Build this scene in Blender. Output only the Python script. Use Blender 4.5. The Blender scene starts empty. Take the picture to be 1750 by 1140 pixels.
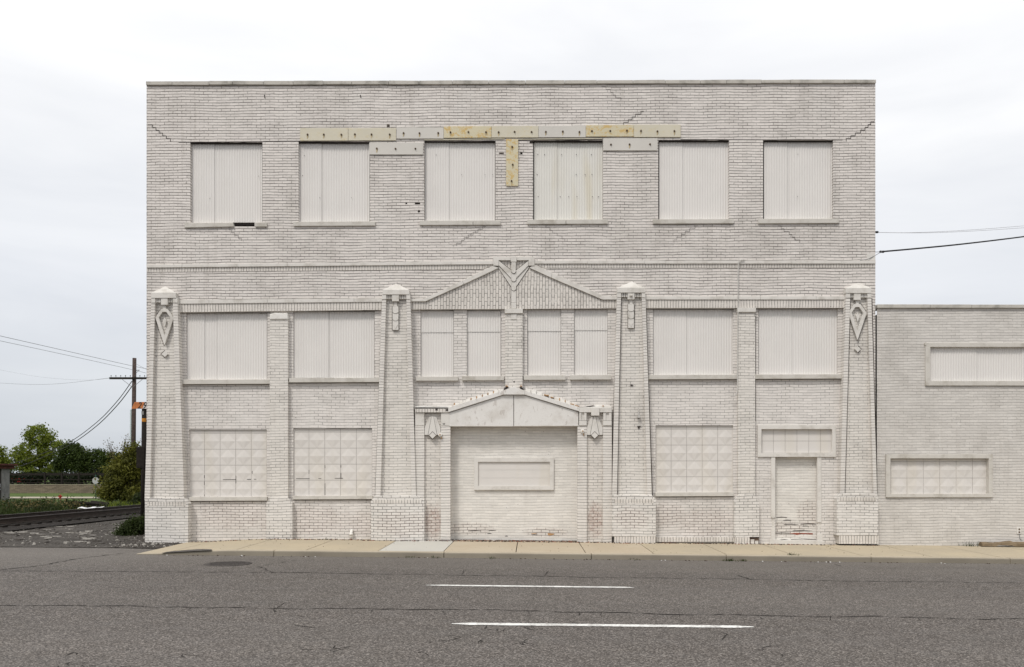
import bpy, math, random
from mathutils import Vector, noise as mnoise
R = math.radians
rnd = random.Random(7)
scene = bpy.context.scene
COL = scene.collection

# ---------------------------------------------------------------- camera, sky, sun, exposure
F, S, VX, VY = 1450.0, 69.0, 905.0, 812.0          # focal length in photo pixels, px per metre on the facade, vanishing point
D = F / S
CX, CZ = (VX - 875) / S, (925 - VY) / S + 0.15
cam_d = bpy.data.cameras.new('camera')
cam = bpy.data.objects.new('camera', cam_d)
COL.objects.link(cam)
cam.location = (CX, -D, CZ)
cam.rotation_euler = (R(90), 0, 0)
cam_d.sensor_width = 36
cam_d.lens = 36 * F / 1750
cam_d.shift_x = -(VX - 875) / 1750
cam_d.shift_y = (VY - 570) / 1750
cam_d.clip_start = 0.1
cam_d.clip_end = 3000
scene.camera = cam

scene.view_settings.view_transform = 'Standard'
scene.view_settings.look = 'None'
scene.view_settings.exposure = 0.27
scene.view_settings.gamma = 1

SUN_EL, SUN_AZ = 52, -28          # azimuth measured from the camera's side (-Y), towards -X
w = bpy.data.worlds.new('World'); scene.world = w; w.use_nodes = True
nt = w.node_tree; nt.nodes.clear()
def wn(t, **k):
    n = nt.nodes.new(t)
    for a, b in k.items(): setattr(n, a, b)
    return n
out = wn('ShaderNodeOutputWorld')
sky = wn('ShaderNodeTexSky', sky_type='NISHITA', sun_disc=False)
sky.sun_elevation = R(SUN_EL); sky.sun_rotation = R(180 + SUN_AZ)
bg1 = wn('ShaderNodeBackground'); bg1.inputs[1].default_value = 0.08
nt.links.new(sky.outputs[0], bg1.inputs[0])
tc = wn('ShaderNodeTexCoord'); sep = wn('ShaderNodeSeparateXYZ')
nt.links.new(tc.outputs['Generated'], sep.inputs[0])
mp = wn('ShaderNodeMapping'); mp.inputs['Scale'].default_value = (1.0, 1.0, 5.0)
nt.links.new(tc.outputs['Generated'], mp.inputs[0])
n1 = wn('ShaderNodeTexNoise'); n1.inputs['Scale'].default_value = 2.2; n1.inputs['Detail'].default_value = 5; n1.inputs['Roughness'].default_value = 0.5
n1.inputs['Distortion'].default_value = 0.4
nt.links.new(mp.outputs[0], n1.inputs['Vector'])
rp = wn('ShaderNodeValToRGB')
rp.color_ramp.elements[0].position = 0.36; rp.color_ramp.elements[0].color = (0.89, 0.90, 0.92, 1)
rp.color_ramp.elements[1].position = 0.62; rp.color_ramp.elements[1].color = (1.02, 1.02, 1.02, 1)
nt.links.new(n1.outputs[0], rp.inputs[0])
gr = wn('ShaderNodeValToRGB')      # overcast sky: dimmer and bluer at the horizon, brighter overhead
e = gr.color_ramp.elements
e[0].position = 0.0; e[0].color = (0.50, 0.53, 0.575, 1)
e[1].position = 1.0; e[1].color = (1.30, 1.28, 1.25, 1)
for p, c in ((0.10, (0.64, 0.66, 0.69)), (0.20, (0.73, 0.745, 0.775)), (0.34, (0.84, 0.845, 0.855)), (0.46, (0.90, 0.90, 0.905)), (0.62, (1.05, 1.04, 1.02))):
    q = e.new(p); q.color = c + (1,)
nt.links.new(sep.outputs['Z'], gr.inputs[0])
mx = wn('ShaderNodeMix', data_type='RGBA', blend_type='MULTIPLY'); mx.inputs[0].default_value = 1
nt.links.new(gr.outputs[0], mx.inputs[6]); nt.links.new(rp.outputs[0], mx.inputs[7])
bg2 = wn('ShaderNodeBackground'); bg2.inputs[1].default_value = 1.0
nt.links.new(mx.outputs[2], bg2.inputs[0])
ms = wn('ShaderNodeMixShader'); ms.inputs[0].default_value = 0.94
nt.links.new(bg1.outputs[0], ms.inputs[1]); nt.links.new(bg2.outputs[0], ms.inputs[2])
nt.links.new(ms.outputs[0], out.inputs[0])

sl = bpy.data.lights.new('sun', 'SUN'); sl.energy = 1.5; sl.angle = R(11); sl.color = (1.0, 0.955, 0.90)
so = bpy.data.objects.new('sun', sl); COL.objects.link(so)
el, az = R(SUN_EL), R(SUN_AZ)
sd = Vector((math.cos(el) * math.sin(az), -math.cos(el) * math.cos(az), math.sin(el)))
so.rotation_euler = sd.to_track_quat('Z', 'Y').to_euler()
so.location = (0, -30, 40)

# ---------------------------------------------------------------- helpers
def W(px, py, Y=0.0):
    k = (D + Y) / F
    return (CX + (px - VX) * k, Y, CZ - (py - VY) * k)

class MB:
    def __init__(s): s.v = []; s.f = []; s.m = []; s.mi = 0
    def add(s, vs, fs):
        b = len(s.v); s.v += [tuple(v) for v in vs]
        for f in fs: s.f.append(tuple(b + i for i in f)); s.m.append(s.mi)
    def box(s, x0, x1, y0, y1, z0, z1):
        s.add([(x0,y0,z0),(x1,y0,z0),(x1,y1,z0),(x0,y1,z0),(x0,y0,z1),(x1,y0,z1),(x1,y1,z1),(x0,y1,z1)],
              [(0,3,2,1),(4,5,6,7),(0,1,5,4),(1,2,6,5),(2,3,7,6),(3,0,4,7)])
    def prism(s, pts, Yf, Yb, inset=0.0):
        """polygon in photo pixels on plane Yf, extruded straight back to Yb"""
        P = [W(x, y, Yf) for x, y in pts]
        a = sum(P[i][0] * P[(i+1) % len(P)][2] - P[(i+1) % len(P)][0] * P[i][2] for i in range(len(P)))
        if a < 0: P.reverse()
        n = len(P)
        vs = P + [(p[0], Yb, p[2]) for p in P]
        fs = [tuple(range(n)), tuple(range(2*n-1, n-1, -1))]
        for i in range(n):
            j = (i + 1) % n
            fs.append((i, i + n, j + n, j))
        s.add(vs, fs)
    def rect(s, x0, y0, x1, y1, Yf, Yb, tilt=0.0):
        d = tilt * (x1 - x0)
        s.prism([(x0, y0), (x1, y0 - d), (x1, y1 - d), (x0, y1)], Yf, Yb)
    def ring(s, outer, inner, Yf, Yb):
        O = [W(x, y, Yf) for x, y in outer]; I = [W(x, y, Yf) for x, y in inner]
        n = len(O)
        vs = O + I + [(p[0], Yb, p[2]) for p in O] + [(p[0], Yb, p[2]) for p in I]
        fs = []
        for i in range(n):
            j = (i + 1) % n
            fs += [(i, j, n + j, n + i), (i, 2*n + i, 2*n + j, j), (n + i, n + j, 3*n + j, 3*n + i)]
        s.add(vs, fs)
    def frame(s, o, i, Yf, Yb):
        s.ring([(o[0],o[1]),(o[2],o[1]),(o[2],o[3]),(o[0],o[3])], [(i[0],i[1]),(i[2],i[1]),(i[2],i[3]),(i[0],i[3])], Yf, Yb)
    def tube(s, pts, r0, r1=None, n=8, cap=True):
        r1 = r0 if r1 is None else r1
        pts = [Vector(p) for p in pts]; vs = []; fs = []
        up = Vector((0, 0, 1)); N = len(pts)
        prev = None
        for k, p in enumerate(pts):
            t = (pts[min(k+1, N-1)] - pts[max(k-1, 0)]).normalized()
            if prev is None:
                a = t.cross(up if abs(t.z) < 0.95 else Vector((1, 0, 0))).normalized()
            else:
                a = (prev - t * prev.dot(t)).normalized()
            prev = a; b = t.cross(a)
            r = r0 + (r1 - r0) * k / max(1, N - 1)
            for q in range(n):
                an = 2 * math.pi * q / n
                vs.append(p + a * (r * math.cos(an)) + b * (r * math.sin(an)))
        for k in range(N - 1):
            for q in range(n):
                c = (q + 1) % n
                fs.append((k*n + q, k*n + c, (k+1)*n + c, (k+1)*n + q))
        if cap: fs += [tuple(range(n-1, -1, -1)), tuple(range((N-1)*n, N*n))]
        s.add(vs, fs)
    def lathe(s, c, prof, n=20):
        vs = []; fs = []
        for r, z in prof:
            for q in range(n):
                a = 2 * math.pi * q / n
                vs.append((c[0] + r * math.cos(a), c[1] + r * math.sin(a), c[2] + z))
        for k in range(len(prof) - 1):
            for q in range(n):
                d = (q + 1) % n
                fs.append((k*n + q, k*n + d, (k+1)*n + d, (k+1)*n + q))
        fs += [tuple(range(n-1, -1, -1)), tuple(range((len(prof)-1)*n, len(prof)*n))]
        s.add(vs, fs)
    def sheet(s, rect, Y, holes):
        """front wall sheet with openings (x0,y0,x1,y1,depth,back) in photo pixels on plane Y"""
        def cv(r):
            a = W(r[0], r[3], Y); b = W(r[2], r[1], Y); return a[0], a[2], b[0], b[2]
        X0, Z0, X1, Z1 = cv(rect)
        hs = [cv(h) + tuple(h[4:]) for h in holes]
        xs = sorted({X0, X1} | {h[0] for h in hs} | {h[2] for h in hs})
        zs = sorted({Z0, Z1} | {h[1] for h in hs} | {h[3] for h in hs})
        xs = [x for x in xs if X0 <= x <= X1]; zs = [z for z in zs if Z0 <= z <= Z1]
        for i in range(len(xs) - 1):
            for j in range(len(zs) - 1):
                cx, cz = (xs[i] + xs[i+1]) / 2, (zs[j] + zs[j+1]) / 2
                if any(h[0] < cx < h[2] and h[1] < cz < h[3] for h in hs): continue
                s.add([(xs[i],Y,zs[j]),(xs[i+1],Y,zs[j]),(xs[i+1],Y,zs[j+1]),(xs[i],Y,zs[j+1])], [(0,1,2,3)])
        for h in hs:
            a, b, c, d, dep, back = h; q = Y + dep
            s.add([(a,Y,b),(c,Y,b),(c,Y,d),(a,Y,d),(a,q,b),(c,q,b),(c,q,d),(a,q,d)],
                  [(0,1,5,4),(1,2,6,5),(2,3,7,6),(3,0,4,7)] + ([(4,5,6,7)] if back else []))

WL = {}
def empty(name, loc):
    o = bpy.data.objects.new(name, None); COL.objects.link(o); o.location = loc
    o.empty_display_size = 0.3; WL[o.name] = Vector(loc); return o
def tag(o, label=None, cat=None, group=None, kind=None):
    if label: o['label'] = label
    if cat: o['category'] = cat
    if group: o['group'] = group
    if kind: o['kind'] = kind
    return o
NOSPLIT = {'foliage', 'crown', 'stem', 'trunk', 'railway_sleepers', 'graffiti', 'wall', 'debris'}
def islands(mb, tol=0.03):
    n = len(mb.v); par = list(range(n))
    def fd(i):
        while par[i] != i: par[i] = par[par[i]]; i = par[i]
        return i
    for f in mb.f:
        a = fd(f[0])
        for i in f[1:]:
            b = fd(i)
            if a != b: par[b] = a
    bb = {}
    for i, v in enumerate(mb.v):
        r = fd(i); q = bb.get(r)
        if q is None: bb[r] = [list(v), list(v)]
        else:
            for k in range(3): q[0][k] = min(q[0][k], v[k]); q[1][k] = max(q[1][k], v[k])
    if len(bb) == 1 or len(bb) > 1500: return [mb]
    keys = list(bb); g = {k: k for k in keys}
    def gf(k):
        while g[k] != k: k = g[k]
        return k
    for i, a in enumerate(keys):
        for b in keys[i+1:]:
            if all(bb[a][0][k] - tol <= bb[b][1][k] and bb[b][0][k] - tol <= bb[a][1][k] for k in range(3)):
                x, y = gf(a), gf(b)
                if x != y: g[y] = x
    parts = {}
    for f, mi in zip(mb.f, mb.m): parts.setdefault(gf(fd(f[0])), []).append((f, mi))
    if len(parts) == 1: return [mb]
    out = []
    for fs in parts.values():
        q = MB(); mp = {}
        for f, mi in fs:
            t = []
            for i in f:
                if i not in mp: mp[i] = len(q.v); q.v.append(mb.v[i])
                t.append(mp[i])
            q.f.append(tuple(t)); q.m.append(mi)
        out.append(q)
    return out
def obj(name, mb, mat, parent=None, bevel=0.0, smooth=False):
    """one mesh per separate piece of a part (each run of moulding, each joint a part of its own)"""
    if parent is not None and name not in NOSPLIT:
        ps = islands(mb, 0.45 if name == 'joint_shade_line' else 0.03)
        if len(ps) > 1:
            ps.sort(key=lambda q: -len(q.v))
            os_ = [obj1(name, q, mat, parent, bevel, smooth) for q in ps]; return os_[0]
    return obj1(name, mb, mat, parent, bevel, smooth)
def obj1(name, mb, mat, parent=None, bevel=0.0, smooth=False):
    me = bpy.data.meshes.new(name)
    if parent is not None: org = WL[parent.name]
    else:
        xs = [v[0] for v in mb.v]; ys = [v[1] for v in mb.v]; zs = [v[2] for v in mb.v]
        org = Vector(((min(xs)+max(xs))/2, (min(ys)+max(ys))/2, min(zs)))
    me.from_pydata([(v[0]-org[0], v[1]-org[1], v[2]-org[2]) for v in mb.v], [], mb.f)
    mats = mat if isinstance(mat, (list, tuple)) else [mat]
    for m in mats: me.materials.append(m)
    me.polygons.foreach_set('material_index', mb.m)
    if smooth: me.polygons.foreach_set('use_smooth', [True] * len(me.polygons))
    me.update()
    o = bpy.data.objects.new(name, me); COL.objects.link(o)
    if parent is not None: o.parent = parent
    else: o.location = org
    WL[o.name] = org
    if bevel:
        b = o.modifiers.new('bevel', 'BEVEL'); b.width = bevel; b.segments = 2; b.limit_method = 'ANGLE'; b.angle_limit = R(40)
    return o

# ---------------------------------------------------------------- materials
class MT:
    def __init__(s, name, rough=0.85):
        s.mat = bpy.data.materials.new(name); s.mat.use_nodes = True
        s.nt = s.mat.node_tree; s.b = s.nt.nodes['Principled BSDF']
        s.b.inputs['Roughness'].default_value = rough
        s.b.inputs['Specular IOR Level'].default_value = 0.25
        s.geo = s.nt.nodes.new('ShaderNodeNewGeometry')
        s.P = s.geo.outputs['Position']
    def n(s, t, **k):
        x = s.nt.nodes.new(t)
        for a, b in k.items(): setattr(x, a, b)
        return x
    def L(s, a, b): s.nt.links.new(a, b)
    def put(s, sock, v):
        if isinstance(v, (int, float, tuple)): sock.default_value = v
        else: s.L(v, sock)
    def math(s, op, a, b=0.0, c=0.0, clamp=False):
        x = s.n('ShaderNodeMath', operation=op); x.use_clamp = clamp
        s.put(x.inputs[0], a); s.put(x.inputs[1], b); s.put(x.inputs[2], c); return x.outputs[0]
    def vec(s, scale=(1, 1, 1), src=None):
        x = s.n('ShaderNodeMapping'); x.inputs['Scale'].default_value = scale
        s.L(src or s.P, x.inputs[0]); return x.outputs[0]
    def noise(s, scale, detail=3, rough=0.55, src=None, dist=0.0):
        x = s.n('ShaderNodeTexNoise'); x.inputs['Scale'].default_value = scale
        x.inputs['Detail'].default_value = detail; x.inputs['Roughness'].default_value = rough; x.inputs['Distortion'].default_value = dist
        s.L(src or s.P, x.inputs['Vector']); return x.outputs[0]
    def step(s, v, a, b, lo=0.0, hi=1.0):
        x = s.n('ShaderNodeMapRange'); x.interpolation_type = 'SMOOTHSTEP'
        s.put(x.inputs[0], v); x.inputs[1].default_value = a; x.inputs[2].default_value = b
        s.put(x.inputs[3], lo); s.put(x.inputs[4], hi); return x.outputs[0]
    def mix(s, f, a, b, mode='MIX'):
        x = s.n('ShaderNodeMix', data_type='RGBA', blend_type=mode)
        s.put(x.inputs[0], f)
        for i, v in ((6, a), (7, b)):
            if isinstance(v, tuple): x.inputs[i].default_value = v + (1,) if len(v) == 3 else v
            else: s.L(v, x.inputs[i])
        return x.outputs[2]
    def color(s, v):
        if isinstance(v, tuple): s.b.inputs['Base Color'].default_value = v + (1,)
        else: s.L(v, s.b.inputs['Base Color'])
    def bump(s, h, dist=0.01, strength=1.0):
        x = s.n('ShaderNodeBump'); x.inputs['Distance'].default_value = dist; x.inputs['Strength'].default_value = strength
        s.L(h, x.inputs['Height']); s.L(x.outputs[0], s.b.inputs['Normal'])

PAINT = (0.715, 0.675, 0.625)
def brick_mat(name, bw=0.217, rh=0.0695, offset=0.5, vertical=False, hj=0.8, vj=0.6, paint=PAINT, joint=(0.050, 0.042, 0.036),
              fill=0.5, tilt=0.004, wear=(), grime=0.35, mort=0.0072, wob=0.012, seed=0.0, redness=0.28):
    m = MT(name, 0.8)
    sp = m.n('ShaderNodeSeparateXYZ'); m.L(m.P, sp.inputs[0])
    nl = m.n('ShaderNodeTexNoise'); nl.inputs['Scale'].default_value = 0.9; nl.inputs['Detail'].default_value = 3
    m.L(m.P, nl.inputs['Vector'])
    nf = m.n('ShaderNodeTexNoise'); nf.inputs['Scale'].default_value = 9; nf.inputs['Detail'].default_value = 2
    m.L(m.P, nf.inputs['Vector'])
    sl_, sf = m.n('ShaderNodeSeparateColor'), m.n('ShaderNodeSeparateColor')
    m.L(nl.outputs['Color'], sl_.inputs[0]); m.L(nf.outputs['Color'], sf.inputs[0])
    u = m.math('ADD', sp.outputs['X'], sp.outputs['Y']); u = m.math('ADD', u, 200.0 + seed)
    v = m.math('ADD', m.math('MULTIPLY', sp.outputs['X'], -tilt), sp.outputs['Z']); v = m.math('ADD', v, 50.0 * rh + 0.01)
    v = m.math('ADD', v, m.math('MULTIPLY', m.math('SUBTRACT', sl_.outputs[0], 0.5), wob * 6))
    v = m.math('ADD', v, m.math('MULTIPLY', m.math('SUBTRACT', sf.outputs[0], 0.5), wob))
    u = m.math('ADD', u, m.math('MULTIPLY', m.math('SUBTRACT', sl_.outputs[1], 0.5), 0.08))
    u = m.math('ADD', u, m.math('MULTIPLY', m.math('SUBTRACT', sf.outputs[1], 0.5), 0.02))
    cb = m.n('ShaderNodeCombineXYZ')
    if vertical: m.L(v, cb.inputs[0]); m.L(u, cb.inputs[1]); lng = u
    else: m.L(u, cb.inputs[0]); m.L(v, cb.inputs[1]); lng = v
    br = m.n('ShaderNodeTexBrick'); br.offset = offset; br.squash = 1
    br.inputs['Scale'].default_value = 1; br.inputs['Mortar Size'].default_value = mort; br.inputs['Mortar Smooth'].default_value = 0.35
    br.inputs['Brick Width'].default_value = bw; br.inputs['Row Height'].default_value = rh
    br.inputs['Color1'].default_value = (0, 0, 0, 1); br.inputs['Color2'].default_value = (1, 1, 1, 1); br.inputs['Mortar'].default_value = (0.5, 0.5, 0.5, 1)
    br.inputs['Bias'].default_value = 0
    m.L(cb.outputs[0], br.inputs['Vector'])
    sb = m.n('ShaderNodeSeparateColor'); m.L(br.outputs['Color'], sb.inputs[0])
    pp = m.math('PINGPONG', lng, rh / 2)
    hm = m.step(pp, mort * 1.25, mort * 0.35)
    big = m.noise(0.35, 4, 0.6)
    mid = m.noise(1.7, 4, 0.65)
    fine = m.noise(26, 3, 0.7)
    rows = m.noise(1.0, 3, 0.6, src=m.vec((1.6, 1.6, 14)))
    # where joints stay open, where paint has filled them
    op = m.step(m.math('ADD', m.math('MULTIPLY', mid, 0.6), m.math('MULTIPLY', rows, 0.4)), 0.30 + 0.30 * fill, 0.46 + 0.30 * fill, 0.12, 1.0)
    hmask = m.math('MULTIPLY', m.math('MULTIPLY', hm, hj), m.step(rows, 0.32, 0.60, 0.5, 1.0))
    vmask = m.math('MULTIPLY', m.math('MULTIPLY', br.outputs['Fac'], vj), op)
    jm = m.math('MAXIMUM', hmask, vmask, clamp=True)
    jm = m.math('MULTIPLY', jm, m.step(fine, 0.25, 0.5, 0.7, 1.0))
    col = m.mix(m.math('MULTIPLY', sb.outputs[0], 0.8), paint, tuple(c * 0.84 for c in paint))
    col = m.mix(m.step(fine, 0.45, 0.75, 0.0, 0.30), col, tuple(c * 0.74 for c in paint))
    g = m.step(m.math('ADD', m.math('MULTIPLY', big, 0.5), m.math('MULTIPLY', mid, 0.5)), 0.46, 0.66, 0.0, grime)
    col = m.mix(g, col, (0.36, 0.335, 0.30))
    lg = m.step(m.noise(1.1, 5, 0.7, src=m.vec((1, 1, 0.35))), 0.52, 0.70, 0.0, 0.35)
    col = m.mix(lg, col, (0.70, 0.675, 0.64))
    stv = m.step(m.noise(1.0, 5, 0.7, src=m.vec((5.0, 1, 0.35))), 0.54, 0.72, 0.0, grime * 0.8)
    col = m.mix(stv, col, (0.40, 0.365, 0.32))
    flk = m.step(m.noise(5.5, 6, 0.8), 0.60, 0.66, 0.0, 0.30)
    col = m.mix(flk, col, tuple(c * 0.66 for c in paint))
    lfl = m.step(m.noise(4.2, 6, 0.8), 0.60, 0.66, 0.0, 0.35)
    col = m.mix(lfl, col, (0.80, 0.78, 0.75))
    col = m.mix(jm, col, joint)
    if wear:                                         # patches of worn paint with reddish joints
        tot = None
        for (px, py, rx, ry) in wear:
            c = W(px, py)
            dx = m.math('DIVIDE', m.math('SUBTRACT', sp.outputs['X'], c[0]), rx / S)
            dz = m.math('DIVIDE', m.math('SUBTRACT', sp.outputs['Z'], c[2]), ry / S)
            d = m.math('ADD', m.math('MULTIPLY', dx, dx), m.math('MULTIPLY', dz, dz))
            d = m.math('ADD', d, m.math('MULTIPLY', m.math('SUBTRACT', m.noise(7, 4, 0.7), 0.5), 1.8))
            k = m.step(d, 1.15, 0.25)
            tot = k if tot is None else m.math('MAXIMUM', tot, k)
        wj = m.math('MULTIPLY', tot, m.math('MAXIMUM', m.math('MULTIPLY', hm, 0.95), m.math('MULTIPLY', br.outputs['Fac'], 0.95)))
        col = m.mix(m.math('MULTIPLY', tot, m.step(fine, 0.35, 0.68, 0.15 * redness, 0.7 * redness)), col, (0.40, 0.28, 0.235))
        col = m.mix(m.math('MULTIPLY', wj, 0.8), col, (0.085, 0.055, 0.045))
    chip = m.step(m.noise(17, 2, 0.6), 0.735, 0.765, 0.0, 0.8)
    col = m.mix(chip, col, (0.12, 0.085, 0.07))
    m.color(col)
    h = m.math('SUBTRACT', 1.0, m.math('MAXIMUM', hm, m.math('MULTIPLY', br.outputs['Fac'], 0.8)))
    h = m.math('ADD', m.math('MULTIPLY', h, 0.8), m.math('ADD', m.math('MULTIPLY', fine, 0.25), m.math('MULTIPLY', sb.outputs[0], 0.15)))
    m.bump(h, 0.006, 0.8)
    return m.mat

BR_UP = brick_mat('painted_brick', hj=1.0, vj=0.62, fill=0.42, grime=0.38,
                  paint=(0.745, 0.70, 0.66), mort=0.0086)
BR_LOW = brick_mat('painted_brick_lower', hj=0.72, vj=0.75, fill=0.42, paint=(0.755, 0.718, 0.68), mort=0.006, grime=0.25, seed=3.3,
                   wear=[(395, 880, 70, 30), (520, 890, 90, 28), (690, 895, 40, 30), (1205, 895, 55, 30), (1140, 880, 40, 24), (620, 895, 30, 25)])
BR_DOOR = brick_mat('painted_brick_infill', hj=0.34, vj=0.16, fill=0.8, grime=0.16, seed=1.7, paint=(0.77, 0.74, 0.69),
                    wear=[(800, 905, 50, 12), (935, 911, 42, 9), (1352, 905, 42, 17), (1385, 880, 22, 30)])
BR_PIL = brick_mat('painted_brick_pilaster', paint=(0.745, 0.71, 0.66), mort=0.0062, hj=0.76, vj=0.72, fill=0.40, grime=0.25, seed=5.1)
BR_BASE = brick_mat('painted_brick_base', hj=0.78, vj=0.8, fill=0.3, grime=0.2, seed=8.1, paint=(0.75, 0.72, 0.68),
                    wear=[(690, 895, 50, 26), (1080, 885, 34, 20)])
BR_PANEL = brick_mat('painted_brick_entrance', hj=0.6, vj=0.6, fill=0.4, grime=0.2, seed=2.1, redness=1.0,
                     wear=[(740, 892, 20, 32), (1017, 888, 15, 34)])
BR_HEAD = brick_mat('painted_brick_header', bw=5.0, hj=0.72, vj=0.0, grime=0.18, mort=0.0075, paint=(0.74, 0.705, 0.66))
BR_SOLD = brick_mat('painted_soldier_brick', bw=0.2, rh=0.0695, offset=0.0, vertical=True, hj=0.8, vj=0.0, grime=0.3, fill=0.3, wob=0.006)
BR_GABLE = brick_mat('painted_gable_brick', bw=0.2, rh=0.072, offset=0.5, vertical=True, hj=0.55, vj=0.8, grime=0.25, fill=0.2, wob=0.004)
BR_ANX = brick_mat('painted_brick_annex', hj=0.6, vj=0.36, fill=0.5, grime=0.30, seed=4.4, paint=(0.66, 0.63, 0.59), mort=0.006)

def trim_mat(name, base=(0.62, 0.59, 0.55), dirt=(0.33, 0.30, 0.25), amt=0.5, bump=0.004, chips=0.0):
    m = MT(name, 0.8)
    a = m.noise(2.3, 5, 0.65); b = m.noise(30, 3, 0.7); c = m.noise(7, 4, 0.7, src=m.vec((1, 1, 0.5)))
    col = m.mix(m.step(a, 0.45, 0.72, 0.0, amt), base, dirt)
    col = m.mix(m.step(b, 0.5, 0.8, 0.0, 0.3), col, tuple(x * 0.7 for x in base))
    if chips:
        col = m.mix(m.step(c, 0.60, 0.64, 0.0, chips * .6), col, (0.34, 0.29, 0.25)); col = m.mix(m.step(m.noise(16, 5, .8), 0.60, 0.66, 0.0, chips * .6), col, (0.40, 0.35, 0.31))
    m.color(col); m.bump(m.math('ADD', b, c), bump, 0.7)
    return m.mat
TRIM = trim_mat('painted_stone', (0.66, 0.635, 0.595))
COPE = trim_mat('weathered_coping', (0.50, 0.475, 0.43), (0.20, 0.19, 0.165), 0.75, 0.006)
SILL = trim_mat('painted_sill', (0.57, 0.545, 0.50), (0.30, 0.27, 0.22), 0.6)
PED = trim_mat('painted_concrete_lintel', (0.71, 0.69, 0.66), (0.50, 0.46, 0.41), 0.5, 0.005, 0.6)
PATCH = trim_mat('white_mortar_patch', (0.74, 0.72, 0.68), (0.5, 0.44, 0.36), 0.5, 0.01)
def metal_panel(name, base, stain=0.0, tint=(0.52, 0.44, 0.26)):
    m = MT(name, 0.55); m.b.inputs['Specular IOR Level'].default_value = 0.35
    a = m.noise(1.1, 4, 0.6); s = m.noise(1.6, 1, 0.4, src=m.vec((1.5, 1, 0.25)))
    col = m.mix(m.step(a, 0.4, 0.7, 0.0, 0.35), base, tuple(x * 0.88 for x in base))
    col = m.mix(m.step(s, 0.52, 0.72, 0.0, 0.12 + stain), col, tint)
    col = m.mix(m.step(m.noise(40, 2, 0.6), 0.6, 0.8, 0.0, 0.25), col, tuple(x * 0.75 for x in base))
    m.color(col); return m.mat
PANEL = metal_panel('corrugated_paint', (0.70, 0.675, 0.645), 0.0, (0.58, 0.555, 0.52))
PANEL_W = metal_panel('corrugated_paint_stained', (0.68, 0.665, 0.62), 0.28)
TILE = metal_panel('panel_paint', (0.655, 0.625, 0.59), 0.0)
GROOVE = metal_panel('groove_dirt', (0.22, 0.20, 0.18))
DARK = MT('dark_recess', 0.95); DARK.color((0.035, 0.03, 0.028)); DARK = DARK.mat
LINE = MT('open_joint', 0.95); LINE.color((0.05, 0.042, 0.038)); LINE = LINE.mat
def rust_plate(name, base, rust, lo, hi, amt):
    m = MT(name, 0.6)
    s = m.noise(4.5, 6, 0.75, src=m.vec((1.0, 1, 1.6)), dist=0.9); f = m.noise(22, 4, 0.7)
    col = m.mix(m.step(m.noise(0.8, 3), 0.35, 0.7, 0, 0.5), base, tuple(x * 0.85 for x in base))
    col = m.mix(m.step(m.math('ADD', m.math('MULTIPLY', s, 0.75), m.math('MULTIPLY', f, 0.25)), lo, hi, 0.0, amt), col, rust)
    col = m.mix(m.step(f, 0.68, 0.8, 0.0, amt * 0.7), col, (0.30, 0.15, 0.04))
    m.color(col); m.bump(f, 0.003, 0.5); return m.mat
PL_GREY = rust_plate('plate_grey', (0.60, 0.575, 0.53), (0.50, 0.40, 0.20), 0.58, 0.74, 0.45)
PL_CREAM = rust_plate('plate_cream', (0.61, 0.57, 0.46), (0.58, 0.46, 0.20), 0.50, 0.72, 0.6)
PL_YEL = rust_plate('plate_yellow', (0.60, 0.545, 0.39), (0.55, 0.36, 0.10), 0.49, 0.58, 0.75)
def plain(name, c, rough=0.8, var=0.25, scale=6, metallic=0.0):
    m = MT(name, rough); a = m.noise(scale, 4, 0.65)
    m.b.inputs['Metallic'].default_value = metallic
    m.color(m.mix(m.step(a, 0.35, 0.7), c, tuple(x * (1 - var) for x in c))); return m.mat
RUSTY = plain('rust_stain', (0.52, 0.42, 0.25), 0.8, 0.3, 12)
BOLT = plain('rusty_bolt', (0.13, 0.09, 0.06), 0.7)
RUST = plain('orange_rust', (0.50, 0.30, 0.15), 0.8, 0.5, 12)
REDBR = plain('bare_red_brick', (0.30, 0.075, 0.04), 0.9, 0.5, 14)
PIPE = plain('painted_pipe', (0.55, 0.53, 0.50), 0.6)
WIRE = plain('black_cable', (0.02, 0.02, 0.022), 0.6)
WIREG = plain('grey_cable', (0.22, 0.22, 0.23), 0.6)
WIREP = plain('pale_cable', (0.50, 0.50, 0.52), 0.6)
WOOD = plain('weathered_pole_wood', (0.085, 0.062, 0.055), 0.95, 0.5, 9)
WOODD = plain('tarred_wood', (0.022, 0.018, 0.015), 0.95, 0.4, 9)

# ================================================================ GROUND
SLOPE = -0.0105
def clampx(x): return max(-20.0, min(26.0, x))
def road_z(x): return SLOPE * clampx(x)
def sm(a, b, t):
    t = max(0.0, min(1.0, (t - a) / (b - a))); return t * t * (3 - 2 * t)
def ground_z(x, Y):
    z = road_z(x) * (1 - sm(15, 45, Y)) + 0.03 * sm(-1, 4, Y)
    z -= 1.02 * max(0.0, min(1.0, (Y - 16) / 63.0))
    if Y > 109.5: z = 0.28
    return z
def grid(xs, ys, fz, dz=0.0):
    m = MB(); nx = len(xs)
    m.add([(x, y, fz(x, y) + dz) for y in ys for x in xs],
          [(j*nx+i, j*nx+i+1, (j+1)*nx+i+1, (j+1)*nx+i) for j in range(len(ys)-1) for i in range(nx-1)])
    return m
def frange(a, b, n): return [a + (b - a) * i / n for i in range(n + 1)]

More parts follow.
